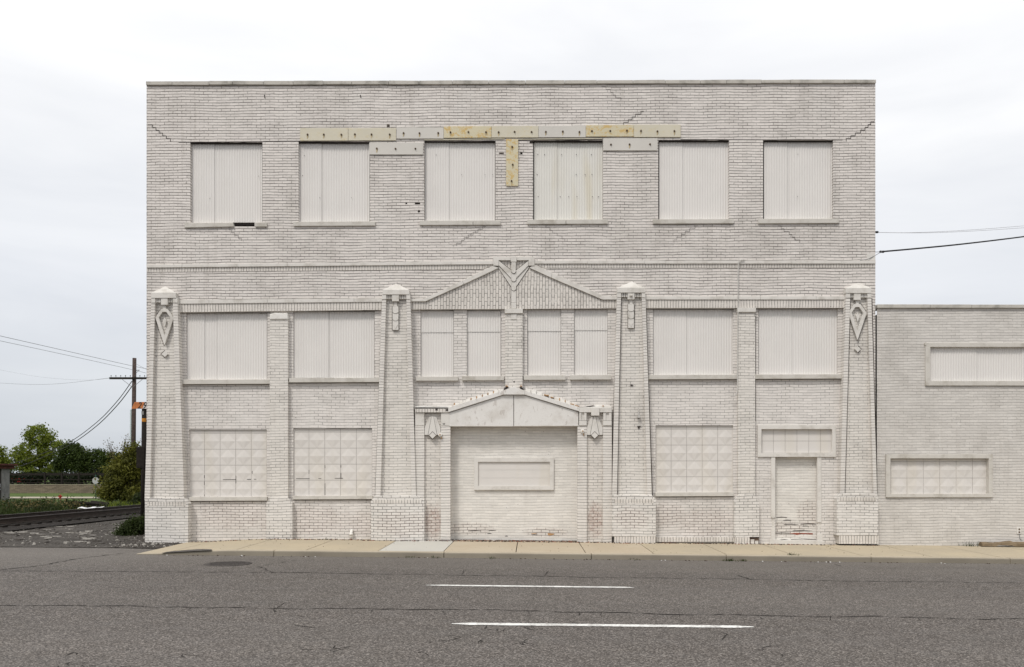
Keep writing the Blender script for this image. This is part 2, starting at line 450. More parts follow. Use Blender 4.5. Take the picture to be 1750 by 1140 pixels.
g = MT('grass_ground', 0.95)
a = g.noise(0.25, 5, 0.65); b = g.noise(3, 5, 0.7, src=g.vec((1, 0.35, 1)))
c = g.mix(g.step(a, 0.38, 0.62), (0.058, 0.092, 0.011), (0.034, 0.066, 0.007))
c = g.mix(g.step(b, 0.45, 0.75, 0, 0.6), c, (0.115, 0.118, 0.028))
g.color(c); g.bump(b, 0.05); GRASSG = g.mat
xs = [-900, -400, -200, -120] + frange(-100, 40, 28) + [80, 200, 500, 900]
ys = [-300, -120, -60, -20, -5, 0, 4, 10, 16, 22, 28, 35, 45, 55, 65, 72, 79, 90, 100, 109.4, 109.6, 130, 180, 260, 400, 700, 1500]
tag(obj('ground', grid(xs, ys, lambda x, y: ground_z(x, y) - (0.10 if y < 3 else 0.0)), GRASSG), kind='structure')

# gravel lot left of the building
gm = MT('gravel', 0.95)
a = gm.noise(0.55, 5, 0.7, dist=0.6, src=gm.vec((0.6, 1.6, 1))); b = gm.noise(14, 4, 0.75); v = gm.n('ShaderNodeTexVoronoi'); v.inputs['Scale'].default_value = 18; gm.L(gm.P, v.inputs['Vector'])
c = gm.mix(gm.step(a, 0.40, 0.60), (0.040, 0.035, 0.030), (0.065, 0.058, 0.051))
c = gm.mix(gm.step(a, 0.60, 0.72, 0, 0.8), c, (0.27, 0.25, 0.225))
sv = gm.n('ShaderNodeSeparateColor'); gm.L(v.outputs['Color'], sv.inputs[0])
c = gm.mix(gm.step(sv.outputs[0], 0.6, 1.0, 0, 0.5), c, (0.16, 0.148, 0.133))
c = gm.mix(gm.step(b, 0.5, 0.7, 0, 0.6), c, (0.035, 0.03, 0.027))
gm.color(c); gm.bump(v.outputs['Distance'], 0.03); GRAVEL = gm.mat
m = MB()
xs = frange(-40, -7.6, 40); ys = [-1.75, -1.3] + frange(-1.0, 13, 14)
def edge(x): return -1.45 + 0.25 * mnoise.noise((x * 0.6, 3.1, 0)) + 0.10 * mnoise.noise((x * 2.7, 1.1, 0))
for j, y in enumerate(ys):
    for x in xs:
        yy = edge(x) if j == 0 else y
        if x > -8.9 and yy > -0.0: yy = min(yy, 13)
        m.v.append((x, yy, road_z(x) + (0.012 if j == 0 else 0.02 + 0.035 * sm(-1.2, 1, yy) + 0.02 * mnoise.noise((x, yy, 0)))))
nx = len(xs)
for j in range(len(ys) - 1):
    for i in range(nx - 1): m.f.append((j*nx+i, j*nx+i+1, (j+1)*nx+i+1, (j+1)*nx+i)); m.m.append(0)
tag(obj('gravel_lot', m, GRAVEL), kind='structure')

# road
am = MT('asphalt', 0.9)
big = am.noise(0.16, 4, 0.6, src=am.vec((0.35, 1.5, 1))); md = am.noise(2.5, 4, 0.7)
vo = am.n('ShaderNodeTexVoronoi'); vo.inputs['Scale'].default_value = 70; am.L(am.P, vo.inputs['Vector'])
so_ = am.n('ShaderNodeSeparateColor'); am.L(vo.outputs['Color'], so_.inputs[0])
vo2 = am.n('ShaderNodeTexVoronoi'); vo2.inputs['Scale'].default_value = 58; am.L(am.P, vo2.inputs['Vector'])
so2 = am.n('ShaderNodeSeparateColor'); am.L(vo2.outputs['Color'], so2.inputs[0])
c = am.mix(am.step(big, 0.35, 0.65), (0.070, 0.061, 0.054), (0.097, 0.086, 0.077))
c = am.mix(am.step(md, 0.42, 0.66, 0, 0.5), c, (0.115, 0.106, 0.10))
c = am.mix(am.step(so_.outputs[0], 0.55, 0.95, 0, 0.8), c, (0.28, 0.252, 0.23))
c = am.mix(am.step(so_.outputs[1], 0.55, 0.9, 0, 0.8), c, (0.035, 0.031, 0.029))
c = am.mix(am.step(so2.outputs[2], 0.86, 0.98, 0, 0.35), c, (0.32, 0.30, 0.28))
spz = am.n('ShaderNodeSeparateXYZ'); am.L(am.P, spz.inputs[0])
dusty = am.math('MULTIPLY', am.step(spz.outputs['Y'], -6.2, -2.8), am.step(am.noise(0.8, 3, src=am.vec((0.3, 1.5, 1))), 0.3, 0.6, 0.5, 1))   # grit washed to the gutter
c = am.mix(am.math('MULTIPLY', dusty, 0.45), c, (0.175, 0.16, 0.142))
tire = am.step(am.math('PINGPONG', am.math('ADD', spz.outputs['Y'], 8.6), 0.95), 0.25, 0.6, 0.0, 0.13)
c = am.mix(tire, c, (0.09, 0.083, 0.078))
am.color(c); am.bump(vo.outputs['Distance'], 0.006, 0.7); ASPH = am.mat
xs = [-400, -150, -60] + frange(-40, 40, 40) + [60, 150, 400]
tag(obj('road', grid(xs, [-200, -60, -24, -16, -10, -6, -2, 0.0], lambda x, y: road_z(x)), ASPH), kind='structure')

# cracks in the road: narrow sunk seams, drawn as ragged strips lying on the asphalt
CR = MT('road_crack_tar', 0.95); CR.color((0.022, 0.019, 0.017)); CR = CR.mat
def GP(px, py, z=None):                       # photo pixel on the road -> point
    x = CX; 
    for _ in range(4):
        zz = road_z(x) if z is None else z
        d = F * (CZ - zz) / (py - VY); x = CX + (px - VX) / F * d
    return x, d - D
m = MB()
def crack(pts, wd, jit=0.05):
    P = [GP(*p) for p in pts]; L = []
    for a, b in zip(P, P[1:]):
        n = max(2, int(math.dist(a, b) / 0.09))
        for i in range(n): L.append((a[0] + (b[0]-a[0])*i/n, a[1] + (b[1]-a[1])*i/n))
    L.append(P[-1]); off = 0; vs = []
    for i, p in enumerate(L):
        q = L[min(i+1, len(L)-1)]; r = L[max(i-1, 0)]
        dx, dy = q[0]-r[0], q[1]-r[1]; l = math.hypot(dx, dy) or 1
        off = off * 0.8 + rnd.uniform(-jit, jit) * 0.7
        ww = wd * 0.95 * rnd.uniform(0.15, 1.5) * (0.2 if i in (0, len(L)-1) else 1)
        if rnd.random() < 0.08: ww *= 0.15
        nx_, ny_ = -dy/l, dx/l
        for s_ in (-1, 1):
            x, y = p[0] + nx_*(off + s_*ww/2), p[1] + ny_*(off + s_*ww/2)
            vs.append((x, y, road_z(x) + 0.004))
    m.add(vs, [(2*i, 2*i+2, 2*i+3, 2*i+1) for i in range(len(L)-1)])
crack([(-60, 1033), (120, 1035), (330, 1038), (610, 1041), (880, 1045), (1180, 1050), (1500, 1054), (1800, 1060)], 0.045)
crack([(470, 1039), (492, 1029)], 0.02); crack([(985, 1046), (985, 1053)], 0.02)
crack([(-40, 978), (60, 968), (130, 956), (215, 945)], 0.05)
crack([(0, 976), (240, 977), (520, 979), (800, 983), (1130, 988), (1400, 992), (1800, 998)], 0.035)
crack([(440, 969), (505, 957)], 0.025); crack([(440, 968), (470, 979)], 0.03)
crack([(1262, 983), (1285, 991)], 0.03); crack([(930, 984), (940, 975)], 0.02); crack([(1425, 965), (1440, 968)], 0.04)
for _ in range(26):                           # fine alligator cracks
    cx_, cy_ = rnd.choice(((540, 1110), (860, 1090), (300, 1128), (120, 1126), (1010, 1060), (470, 1075), (1320, 1110), (700, 1100))); cx_ += rnd.gauss(0, 45); cy_ += rnd.gauss(0, 9)
    q = [(cx_, cy_)]
    for _ in range(rnd.randint(2, 4)): q.append((q[-1][0] + rnd.uniform(-22, 30), min(1139, q[-1][1] + rnd.uniform(-7, 7))))
    crack(q, 0.013, 0.045)
for px in (60, 180, 330, 470, 640, 760, 905, 1030, 1160, 1290, 1420, 1570):
    y_ = 1034 + px * .013; crack([(px, y_), (px + rnd.uniform(-15, 15), y_ + rnd.uniform(4, 9))], 0.012, .04)
crack([(785, 982), (800, 975)], 0.015)
tag(obj('road_crack', m, CR), kind='structure')

pm = MT('road_paint', 0.7)
a = pm.noise(30, 3, 0.7); b = pm.noise(5, 4, 0.7)
pm.color(pm.mix(pm.step(pm.math('ADD', pm.math('MULTIPLY', a, .5), pm.math('MULTIPLY', b, .5)), 0.44, 0.60, 0, 0.8), (0.72, 0.72, 0.70), (0.30, 0.285, 0.27)))
RPAINT = pm.mat
def dash(name, p0, p1, wd):
    a, b = GP(*p0), GP(*p1); m = MB(); n = 60; vs = []
    for i in range(n + 1):
        t = i / n; x = a[0] + (b[0]-a[0])*t; y = a[1] + (b[1]-a[1])*t
        e_ = min(1.0, 0.25 + min(t, 1-t) * 12); ww = wd * e_ * rnd.uniform(0.82, 1.03)
        for s_ in (-1, 1): vs.append((x, y + s_*ww/2, road_z(x) + 0.006))
    m.add(vs, [(2*i, 2*i+2, 2*i+3, 2*i+1) for i in range(n)])
    tag(obj(name, m, RPAINT), kind='structure')
dash('lane_line', (728, 1000.5), (1084, 1004.5), 0.16)
dash('lane_line', (772, 1066.5), (1288, 1072), 0.165)

# manhole cover, flush in a ring
x, y = GP(389, 963.5); z = road_z(x)
MH = empty('manhole_cover', (x, y, z)); tag(MH, 'round dark iron manhole cover set in the grey road near the kerb', 'manhole cover')
IRON = plain('cast_iron', (0.055, 0.048, 0.045), 0.7, 0.35, 20)
m = MB(); m.lathe((x, y, z), [(0.455, -0.05), (0.455, 0.004), (0.41, 0.006), (0.40, -0.02)], 40); obj('rim', m, IRON, MH)
m = MB(); m.lathe((x, y, z), [(0.395, -0.05), (0.395, 0.004), (0.38, 0.007), (0.001, 0.007)], 40)
for i in range(-6, 7):
    for j in range(-6, 7):
        if math.hypot(i, j) * 0.055 < 0.34 and (i + j) % 2 == 0:
            m.box(x+i*.055-.014, x+i*.055+.014, y+j*.055-.014, y+j*.055+.014, z+.0065, z+.012)
obj('cover', m, IRON, MH)

# sidewalk and kerb
KY = F * CZ / (954.5 - VY) - D               # kerb face
def walk_z(x, t):
    a = sm(-8.1, -5.7, x)
    lo = road_z(x) + 0.018 + 0.102 * a; hi = road_z(x) + 0.055 + 0.095 * a
    return lo + (hi - lo) * t
cm = MT('concrete_walk', 0.9)
a = cm.noise(0.5, 4, 0.6); b = cm.noise(45, 3, 0.75); c0 = cm.noise(5, 5, 0.7)
def walkmat(name, c1, c2):
    q = MT(name, 0.9); a = q.noise(0.6, 4, 0.6); b = q.noise(45, 3, 0.75); c_ = q.noise(6, 5, 0.75)
    c = q.mix(q.step(a, 0.35, 0.65), c1, c2)
    c = q.mix(q.step(b, 0.5, 0.8, 0, 0.45), c, tuple(x * 0.7 for x in c1))
    c = q.mix(q.step(c_, 0.60, 0.78, 0, 0.4), c, (0.22, 0.19, 0.145))
    q.color(c); q.bump(b, 0.004); return q.mat
WALK = walkmat('tan_concrete', (0.44, 0.375, 0.27), (0.40, 0.345, 0.255))
WALKP = walkmat('tan_pink_concrete', (0.46, 0.395, 0.30), (0.43, 0.36, 0.265))
WALKW = walkmat('new_white_concrete', (0.50, 0.485, 0.44), (0.47, 0.455, 0.415))
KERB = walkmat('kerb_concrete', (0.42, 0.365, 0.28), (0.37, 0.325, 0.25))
KERBF = walkmat('kerb_face_dark', (0.27, 0.24, 0.19), (0.21, 0.186, 0.148))  # street face coloured darker than the kerb top
joints = [-8.0, -7.4, -5.9, -4.4, -2.84, -1.43, .14, 1.65, 3.13, 4.7, 6.16, 7.66, 9.15, 10.65, 12.15, 13.65, 15.2, 16.7, 18.2, 19.7, 21.2]
m = MB(); y0, y1 = KY + 0.17, 0.12
for k in range(len(joints) - 1):
    a_, b_ = joints[k] + 0.010, joints[k+1] - 0.010
    m.mi = 2 if k == 4 else (1 if k in (5, 6, 7) else 0)
    n = 6; vs = []
    for i in range(n + 1):
        x = a_ + (b_ - a_) * i / n
        for t in (0.0, 1.0):
            yy = y0 + 0.02 + (y1 - y0 - 0.02) * t
            vs.append((x, yy, walk_z(x, t)))
        vs.append((x, y0 + 0.02, walk_z(x, 0) - 0.08))
    fs = []
    for i in range(n):
        o_ = 3 * i; fs += [(o_, o_+3, o_+4, o_+1), (o_+2, o_+5, o_+3, o_)]
    fs += [(0, 1, 2), (3*n, 3*n+2, 3*n+1)]
    m.add(vs, fs)
m.mi = 3
vs = []
for i in range(61):                           # dark bed seen through the joints
    x = -8.0 + (29.2) * i / 60
    vs += [(x, y0, walk_z(x, 0) - 0.035), (x, y1, walk_z(x, 1) - 0.035)]
m.add(vs, [(2*i, 2*i+2, 2*i+3, 2*i+1) for i in range(60)])
tag(obj('sidewalk', m, [WALK, WALKP, WALKW, LINE]), kind='structure')
kj = [-8.0, -5.05, GP(762, 950)[0], GP(1010, 955)[0], GP(1240.5, 958)[0], GP(1489, 961)[0], GP(1724, 963)[0], 16.0, 19.0]
m = MB()
for a_, b_ in zip(kj, kj[1:]):
    a_ += 0.008; b_ -= 0.008; n = 12; vs = []
    for i in range(n + 1):
        x = a_ + (b_ - a_) * i / n; zt = walk_z(x, 0); zb = road_z(x) - 0.1
        h = zt - road_z(x); r = min(0.03, h * 0.6)
        vs += [(x, KY, zb), (x, KY, zt - r), (x, KY + r * 0.35, zt - r * 0.3), (x, KY + r, zt), (x, y0, zt), (x, y0, zb)]
    fs = []
    for i in range(n):
        for q in range(5): fs.append((6*i+q, 6*i+6+q, 6*i+7+q, 6*i+q+1))
    fs += [(0, 1, 2, 3, 4, 5), tuple(6*n + q for q in (5, 4, 3, 2, 1, 0))]
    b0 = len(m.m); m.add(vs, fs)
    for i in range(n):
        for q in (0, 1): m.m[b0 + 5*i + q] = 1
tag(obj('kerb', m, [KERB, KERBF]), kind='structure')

m = MB(); vs = []                             # thin asphalt patch feathered over the foot of the apron
for i in range(25):
    px = 296 + i * 3.6; x0_ = GP(px, 944)[0]; t = i / 24
    for t_ in (0.0, 0.16 * math.sin(math.pi * min(1, t * 1.02)) ** .5 + .02 * rnd.random()):
        vs.append((x0_, KY - .03 + t_ * 2.8, max(road_z(x0_), walk_z(x0_, t_)) + .012))
m.add(vs, [(2*i, 2*i+2, 2*i+3, 2*i+1) for i in range(24)])
tag(obj('asphalt_patch', m, plain('patch_asphalt', (0.11, 0.10, 0.09), .95, .4, 15)), kind='structure')
# ================================================================ MAIN BUILDING
BX0, BX1 = W(250.5, 0)[0], W(1496, 0)[0]
ZTOP = W(0, 141)[2]
B = empty('brick_building', (0, 0.0, 0.0))
tag(B, 'three storey warehouse of off-white painted brick with boarded windows and tapered pilasters', 'building')
BAYS = [(290, 530, 665, 940), (690, 527.5, 1065, 940), (1090, 525, 1455, 940)]
UPW = [(325, 243, 448.5, 380.5), (510, 242, 632, 379), (725, 240.5, 847, 377), (911, 240, 1030.5, 375.5), (1125, 239.5, 1246, 375), (1304, 239.5, 1424, 374.5)]
holes = [(a, b, c, d, 0.20, True) for a, b, c, d in UPW]
holes += [a + (0.07, False) for a in BAYS]
holes += [(398, 380.2, 435, 387.0, 0.20, True), (661, 212, 666, 218.5, .1, True), (693, 346, 696, 349, .1, True), (709, 346, 718, 349.5, .1, True), (714, 359, 718, 363, .1, True),
          (853, 260.5, 861, 263.5, .1, True), (889, 260, 893, 264, .1, True), (905, 241, 911, 245, .1, True)]
wall = MB()
wall.sheet((250.5, 141, 1496, 945), 0.0, holes)
zb = -0.3; yb = 24.0
zt = ZTOP
wall.add([(BX0,0,zb),(BX0,yb,zb),(BX0,yb,zt),(BX0,0,zt)], [(0,3,2,1)])
wall.add([(BX1,0,zb),(BX1,yb,zb),(BX1,yb,zt),(BX1,0,zt)], [(0,1,2,3)])
wall.add([(BX0,yb,zb),(BX1,yb,zb),(BX1,yb,zt),(BX0,yb,zt)], [(0,3,2,1)])
obj('wall', wall, BR_UP, B)
roof = MB(); roof.add([(BX0,0,zt-.6),(BX1,0,zt-.6),(BX1,yb,zt-.6),(BX0,yb,zt-.6)], [(0,1,2,3)])
obj('roof', roof, plain('roof_felt', (0.08, 0.08, 0.08)), B)

# bay walls set back under the soldier courses
GW = {'a': (323, 734, 456, 848.5), 'b': (501, 732, 636, 847), 'c': (1120.5, 727, 1253, 841)}
L2 = [(318, 535, 457, 648), (501, 531, 640, 645.5)]
C2 = [(718.5, 530, 775.5, 643.5), (798, 530, 856.5, 642.5), (901, 528, 959, 641.5), (981, 528, 1038.5, 640.5)]
R2 = [(1116, 527.5, 1253, 640.5), (1296, 527, 1432, 639.5)]
bay = MB(); BY = 0.07
bay.sheet((288, 528, 668, 945), BY, [a + (0.10, True) for a in L2] + [GW['a'] + (0.09, True), GW['b'] + (0.09, True)])
bay.sheet((688, 525, 1067, 945), BY, [a + (0.10, True) for a in C2] + [(769.5, 729, 987, 945, 0.18, False)])
bay.sheet((1088, 523, 1457, 945), BY, [a + (0.10, True) for a in R2] + [GW['c'] + (0.09, True), (1301.5, 733.5, 1422.5, 774, .08, True), (1325, 781, 1397, 945, 0.13, False),
          (1113, 918, 1118, 926, .1, True)])
obj('bay_wall', bay, BR_LOW, B)

def corr(mb, x0, y0, x1, y1, Y, vj=(), hjoint=None, period=0.064, amp=0.0055):
    edges = [x0] + list(vj) + [x1]
    rows = [(y0, y1, 0.0)] if hjoint is None else [(y0, hjoint + 1.2, 0.0), (hjoint, y1, 0.014)]
    for ry0, ry1, dy in rows:
        for k in range(len(edges) - 1):
            a = W(edges[k] - (0.0 if k == 0 else 0.4), ry1, Y); b = W(edges[k+1] + (0.7 if k < len(edges)-2 else 0), ry0, Y)
            yy = Y + dy + (0.0 if k % 2 == 0 else 0.012)
            n = int((b[0] - a[0]) / period * 8)
            vs = []
            for i in range(n + 1):
                x = a[0] + (b[0] - a[0]) * i / n
                o_ = amp * math.sin(2 * math.pi * (x - a[0]) / period) + 0.004 * mnoise.noise((x * 1.5, 5.0 + a[0], 0))
                vs += [(x, yy + o_, a[2]), (x, yy + o_ + 0.004 * mnoise.noise((x, a[0], 9)), (a[2]+b[2])/2), (x, yy + o_, b[2])]
            mb.add(vs, [(3*i, 3*i+3, 3*i+4, 3*i+1) for i in range(n)] + [(3*i+1, 3*i+4, 3*i+5, 3*i+2) for i in range(n)])

VJ = [[366], [549], [767], [951], [1166], [1345]]
SILLS = [None, (501, 378.8, 641, 386.3), (717, 377, 855.5, 384.7), (901, 375.3, 1039, 383), (1116, 374.7, 1254.5, 382.4), (1296, 374, 1434, 381.9)]
for i, (a, b, c, d) in enumerate(UPW):
    m = MB()
    corr(m, a + 1.6, b + 3.2, c - 0.6, d + 3, 0.09, VJ[i])
    mats = [PANEL_W if i == 3 else PANEL, LINE]
    m.mi = 1
    ys_ = (b + 24, b + 58, b + 96)
    for yy in ys_:
        for k in range(9):
            if rnd.random() < (0.45 if i == 3 else 0.10):
                x = a + 8 + (c - a - 14) * k / 8 + rnd.uniform(-2, 2); p = W(x, yy, 0.08); s_ = 0.007 if i == 3 else 0.005
                m.box(p[0]-s_, p[0]+s_, 0.074, 0.09, p[2]-s_, p[2]+s_)
    wnd = obj('boarded_window', m, mats, B, smooth=True)
    q = MB(); q.rect(a + .4, b + .2, c - .2, d - .2, 0.115, 0.13); obj('dark_gap', q, DARK, wnd)  # near-black sheet stands in for the shade around the inset panel
    q = MB(); q.rect(a + .3, b + .15, c - .1, b + 2.0, 0.03, 0.10); obj('lintel_shade', q, DARK, wnd)  # near-black bar painted as the shade under the window head
    s_ = MB()
    if i == 0:
        s_.prism([(315, 381), (398, 380.5), (399.5, 387.2), (315, 389)], -0.05, 0.12)
        s_.prism([(435, 380.3), (456, 380), (456, 387.2), (435.5, 387.4)], -0.05, 0.12)
    else:
        q = SILLS[i]; mid = q[0] + (q[2] - q[0]) * (0.48 if i == 3 else 0.66)
        if i in (3, 2):
            s_.rect(q[0], q[1], mid - .3, q[3], -0.05, 0.12, .004); s_.rect(mid + .3, q[1] - .3, q[2], q[3] - .3, -0.048, 0.12, .004)
        else: s_.rect(q[0], q[1], q[2], q[3], -0.05, 0.12, .005)
    obj('sill', s_, SILL, wnd, bevel=0.008)

def small_window(r, sill, Y, vj=(), hj_=None, mat=PANEL, tilt=.004):
    m = MB(); corr(m, r[0] + .6, r[1] + 1.5, r[2] - .6, r[3] + 2, Y, vj, hj_)
    wn_ = obj('boarded_window', m, mat, B, smooth=True)
    s_ = MB(); s_.rect(sill[0], sill[1], sill[2], sill[3], -0.03, 0.16, tilt); obj('sill', s_, SILL, wn_, bevel=0.006)
    return wn_
small_window(L2[0], (310, 649, 461, 656.5), BY + .05, [349, 372]); small_window(L2[1], (494, 646, 648, 653.5), BY + .05, [561])
for r, s_, j in zip(C2, [(711, 643.8, 783, 650.8), (789.5, 642.8, 861.5, 650), (895, 641.6, 966.5, 649.3), (974, 641, 1045, 648.8)], (567, 566, 565, 563.5)):
    small_window(r, s_, BY + .045, (), j)
small_window(R2[0], (1108, 640.8, 1259.5, 648.3), BY + .05, [1172]); small_window(R2[1], (1290, 640, 1439, 647.5), BY + .05, [1352])

def tiles(m, x0, y0, x1, y1, Y, nx_, ny_, relief, top=None):
    """painted panels: square cells, each with a raised ridge across a diamond"""
    m.mi = 1; m.rect(x0 - .5, y0 - .5, x1 + .5, y1 + .5, Y + .010, Y + .03); m.mi = 0
    a = W(x0, y1, Y); b = W(x1, y0, Y); gap = 0.0035
    zt_ = b[2]
    if top:
        t_ = W(0, top, Y)[2]
        for i in range(nx_):
            xa = a[0] + (b[0]-a[0])*i/nx_ + gap; xb = a[0] + (b[0]-a[0])*(i+1)/nx_ - gap
            m.box(xa, xb, Y, Y + .012, t_ + gap, b[2])
        zt_ = t_
    for i in range(nx_):
        for j in range(ny_):
            xa = a[0] + (b[0]-a[0])*i/nx_ + gap; xb = a[0] + (b[0]-a[0])*(i+1)/nx_ - gap
            za = a[2] + (zt_-a[2])*j/ny_ + gap; zb_ = a[2] + (zt_-a[2])*(j+1)/ny_ - gap
            xm, zm = (xa+xb)/2, (za+zb_)/2; h = relief * rnd.uniform(0.85, 1.1); yo = Y + rnd.uniform(-.002, .002)
            if relief == 0: m.box(xa, xb, yo, yo + .012, za, zb_); continue
            e_ = 0.012
            m.add([(xa,yo,za),(xm,yo,za),(xb,yo,za),(xa,yo,zm),(xb,yo,zm),(xa,yo,zb_),(xm,yo,zb_),(xb,yo,zb_),
                   (xa,yo+e_,za),(xb,yo+e_,za),(xb,yo+e_,zb_),(xa,yo+e_,zb_),(xm-.06,yo-h,zm),(xm+.06,yo-h,zm)],
                  [(0,1,3),(1,2,4),(3,6,5),(4,7,6),(1,13,12),(1,4,13),(1,12,3),(3,12,6),(12,13,6),(13,4,6),(0,8,9,2,1),(5,6,7,10,11),(0,3,5,11,8),(2,9,10,7,4)])
for (r, tp, sl_) in ((GW['a'], 740.5, (322, 849.5, 456, 856.3)), (GW['b'], 738.5, (500, 847.5, 636.5, 853.6)), (GW['c'], 733.5, (1120, 841.5, 1254, 848.5))):
    m = MB(); tiles(m, r[0], r[1] + 1, r[2], r[3] + 1, BY + .05, 5, 4, 0.015, tp)
    o = obj('panelled_window', m, [TILE, GROOVE], B)
    s_ = MB(); s_.rect(*sl_, -0.0, 0.15, .004); obj('sill', s_, SILL, o, bevel=.006)

# coping, belt course, soldier courses
m = MB(); cj = [249, 294, 357, 397, 450, 501, 552, 601, 664, 716, 773, 835, 898, 965, 1020, 1082, 1137, 1197, 1242, 1302, 1351, 1443, 1497.5]
def lin(x, xa, ya, xb, yb_): return ya + (yb_ - ya) * (x - xa) / (xb - xa)
for a, b in zip(cj, cj[1:]):
    t0, t1 = lin(a, 249, 138.6, 1498, 135.6) + rnd.uniform(-.4, .4), lin(b, 249, 138.6, 1498, 135.6) + rnd.uniform(-.4, .4)
    bt = lin((a+b)/2, 249, 145, 1498, 141.5) + rnd.uniform(-.3, .3)
    m.prism([(a + .25, t0), (b - .25, t1), (b - .25, bt), (a + .25, bt)], -0.05, 0.38)
xl, xr, zc = W(249, 0)[0], W(1497.5, 0)[0], ZTOP
m.box(xl, xl + .42, .384, yb, zc - .05, zc + .05); m.box(xr - .42, xr, .384, yb, zc - .05, zc + .05); m.box(xl, xr, yb + .003, yb + .4, zc - .05, zc + .05)
obj('coping', m, COPE, B, bevel=0.006)
m = MB()
for a, b in zip([250, 311, 405, 491, 583, 674, 771], [311, 405, 491, 583, 674, 771, 843]):
    m.prism([(a+.2, lin(a, 250, 452.3, 843, 446)), (b-.2, lin(b, 250, 452.3, 843, 446)), (b-.2, lin(b, 250, 457.4, 843, 451.5)), (a+.2, lin(a, 250, 457.4, 843, 451.5))], -0.045, 0.02)
for a, b in zip([913, 1004, 1102, 1138, 1262, 1352, 1439], [1004, 1102, 1138, 1262, 1352, 1439, 1496.8]):
    m.prism([(a+.2, 445.5), (b-.2, 445.3), (b-.2, 450.3), (a+.2, 450.6)], -0.045, 0.02)
obj('belt_course', m, TRIM, B, bevel=.004)
m = MB()
m.prism([(250.6, 457.4), (843, 451.4), (825, 460), (250.6, 465)], -0.012, 0.02)
m.prism([(913, 450.5), (1495.8, 450.3), (1495.8, 457.2), (930, 458)], -0.012, 0.02)
m.prism([(304, 519.3), (654, 515.8), (654, 529.4), (304, 533.6)], -0.014, 0.075)
m.prism([(1100, 512), (1446, 511.6), (1446, 526), (1100, 526.6)], -0.014, 0.075)
m.prism([(700, 514.5), (727, 514.5), (727, 528.6), (700, 529)], -0.014, 0.075)
m.prism([(1030, 511.8), (1056, 511.8), (1056, 526.3), (1030, 526.6)], -0.014, 0.075)
obj('soldier_course', m, BR_SOLD, B)
m = MB()
for a, b in zip([304, 357, 457, 501, 605], [357, 457, 501, 605, 653]):
    m.prism([(a+.2, lin(a, 304, 512.3, 653, 509.8)), (b-.2, lin(b, 304, 512.3, 653, 509.8)), (b-.2, lin(b, 304, 519.2, 653, 515.8)), (a+.2, lin(a, 304, 519.2, 653, 515.8))], -0.04, 0.02)
for a, b in zip([1102, 1179, 1261, 1300, 1395], [1179, 1261, 1300, 1395, 1446]):
    m.rect(a+.2, 506.3, b-.2, 511.9, -0.04, 0.02)
obj('string_course', m, TRIM, B, bevel=.004)

# gable over the entrance bay
m = MB()
m.prism([(727, 514.5), (851, 457.5), (873.5, 490), (873.5, 528), (727, 528.6)], -0.012, 0.075)
m.prism([(882.5, 490), (905.5, 457.5), (1030, 511.8), (1030, 526.8), (882.5, 528)], -0.012, 0.075)
m.prism([(852, 446), (903, 446), (882, 462), (874, 462)], -0.010, 0.02)
obj('gable_brickwork', m, BR_GABLE, B)
m = MB()
m.prism([(701, 511), (724, 511), (790, 479.5), (792, 486), (727, 515), (701, 515)], -0.06, 0.02)
m.prism([(790.4, 479.3), (843, 454), (852, 458), (792.4, 485.8)], -0.06, 0.02)
m.prism([(913, 451.6), (943.5, 466), (942, 474.5), (905, 457.8)], -0.06, 0.02)
m.prism([(943.9, 466.2), (1032, 505.6), (1054, 505.6), (1054, 511.9), (1029.5, 511.9), (942.4, 474.7)], -0.06, 0.02)
obj('raking_moulding', m, TRIM, B, bevel=.005)
def arc_end(cx, y, r, n=8): return [(cx + r * math.cos(math.pi * k / n), y + r * math.sin(math.pi * k / n)) for k in range(n + 1)]
m = MB()
m.prism([(843, 439), (872.5, 439), (872.5, 444.7), (852, 444.7), (852, 454), (843, 454)], -0.075, 0.01)
m.prism([(883, 439), (913.5, 439), (913.5, 454), (903.7, 454), (903.7, 444.7), (883, 444.7)], -0.075, 0.01)
m.prism([(872.7, 438), (882.8, 438), (882.8, 447.2), (872.7, 447.2)], -0.10, 0.01)
for sx in (1, -1):
    q = lambda x: 877.8 + sx * (x - 877.8)
    m.prism([(q(852.3), 445.5), (q(873.6), 462), (q(873.6), 475.5), (q(852.3), 453.2)], -0.06, 0.01)
    m.prism([(q(852.2), 453.6), (q(873.6), 476.2), (q(873.6), 490), (q(851.8), 457.6)], -0.035, 0.01)
m.prism([(873.7, 490), (882, 490), (882, 517), (873.7, 517)], -0.03, 0.01)
m.prism([(882, 447), (882, 492.6)] + arc_end(877.8, 492.6, 4.2)[1:-1] + [(873.7, 492.6), (873.7, 447)], -0.045, 0.01)
m.prism([(882, 447), (882, 477)] + arc_end(877.8, 477, 4.2)[1:-1] + [(873.7, 477), (873.7, 447)], -0.065, 0.01)
m.prism([(881.3, 447), (881.3, 463.6)] + arc_end(877.9, 463.6, 3.4)[1:-1] + [(874.6, 463.6), (874.6, 447)], -0.09, 0.01)
m.prism([(873.6, 517.4), (882.2, 517.4), (882.2, 527.3), (873.6, 527.3)], -0.05, 0.01)
obj('gable_ornament', m, TRIM, B, bevel=.003)

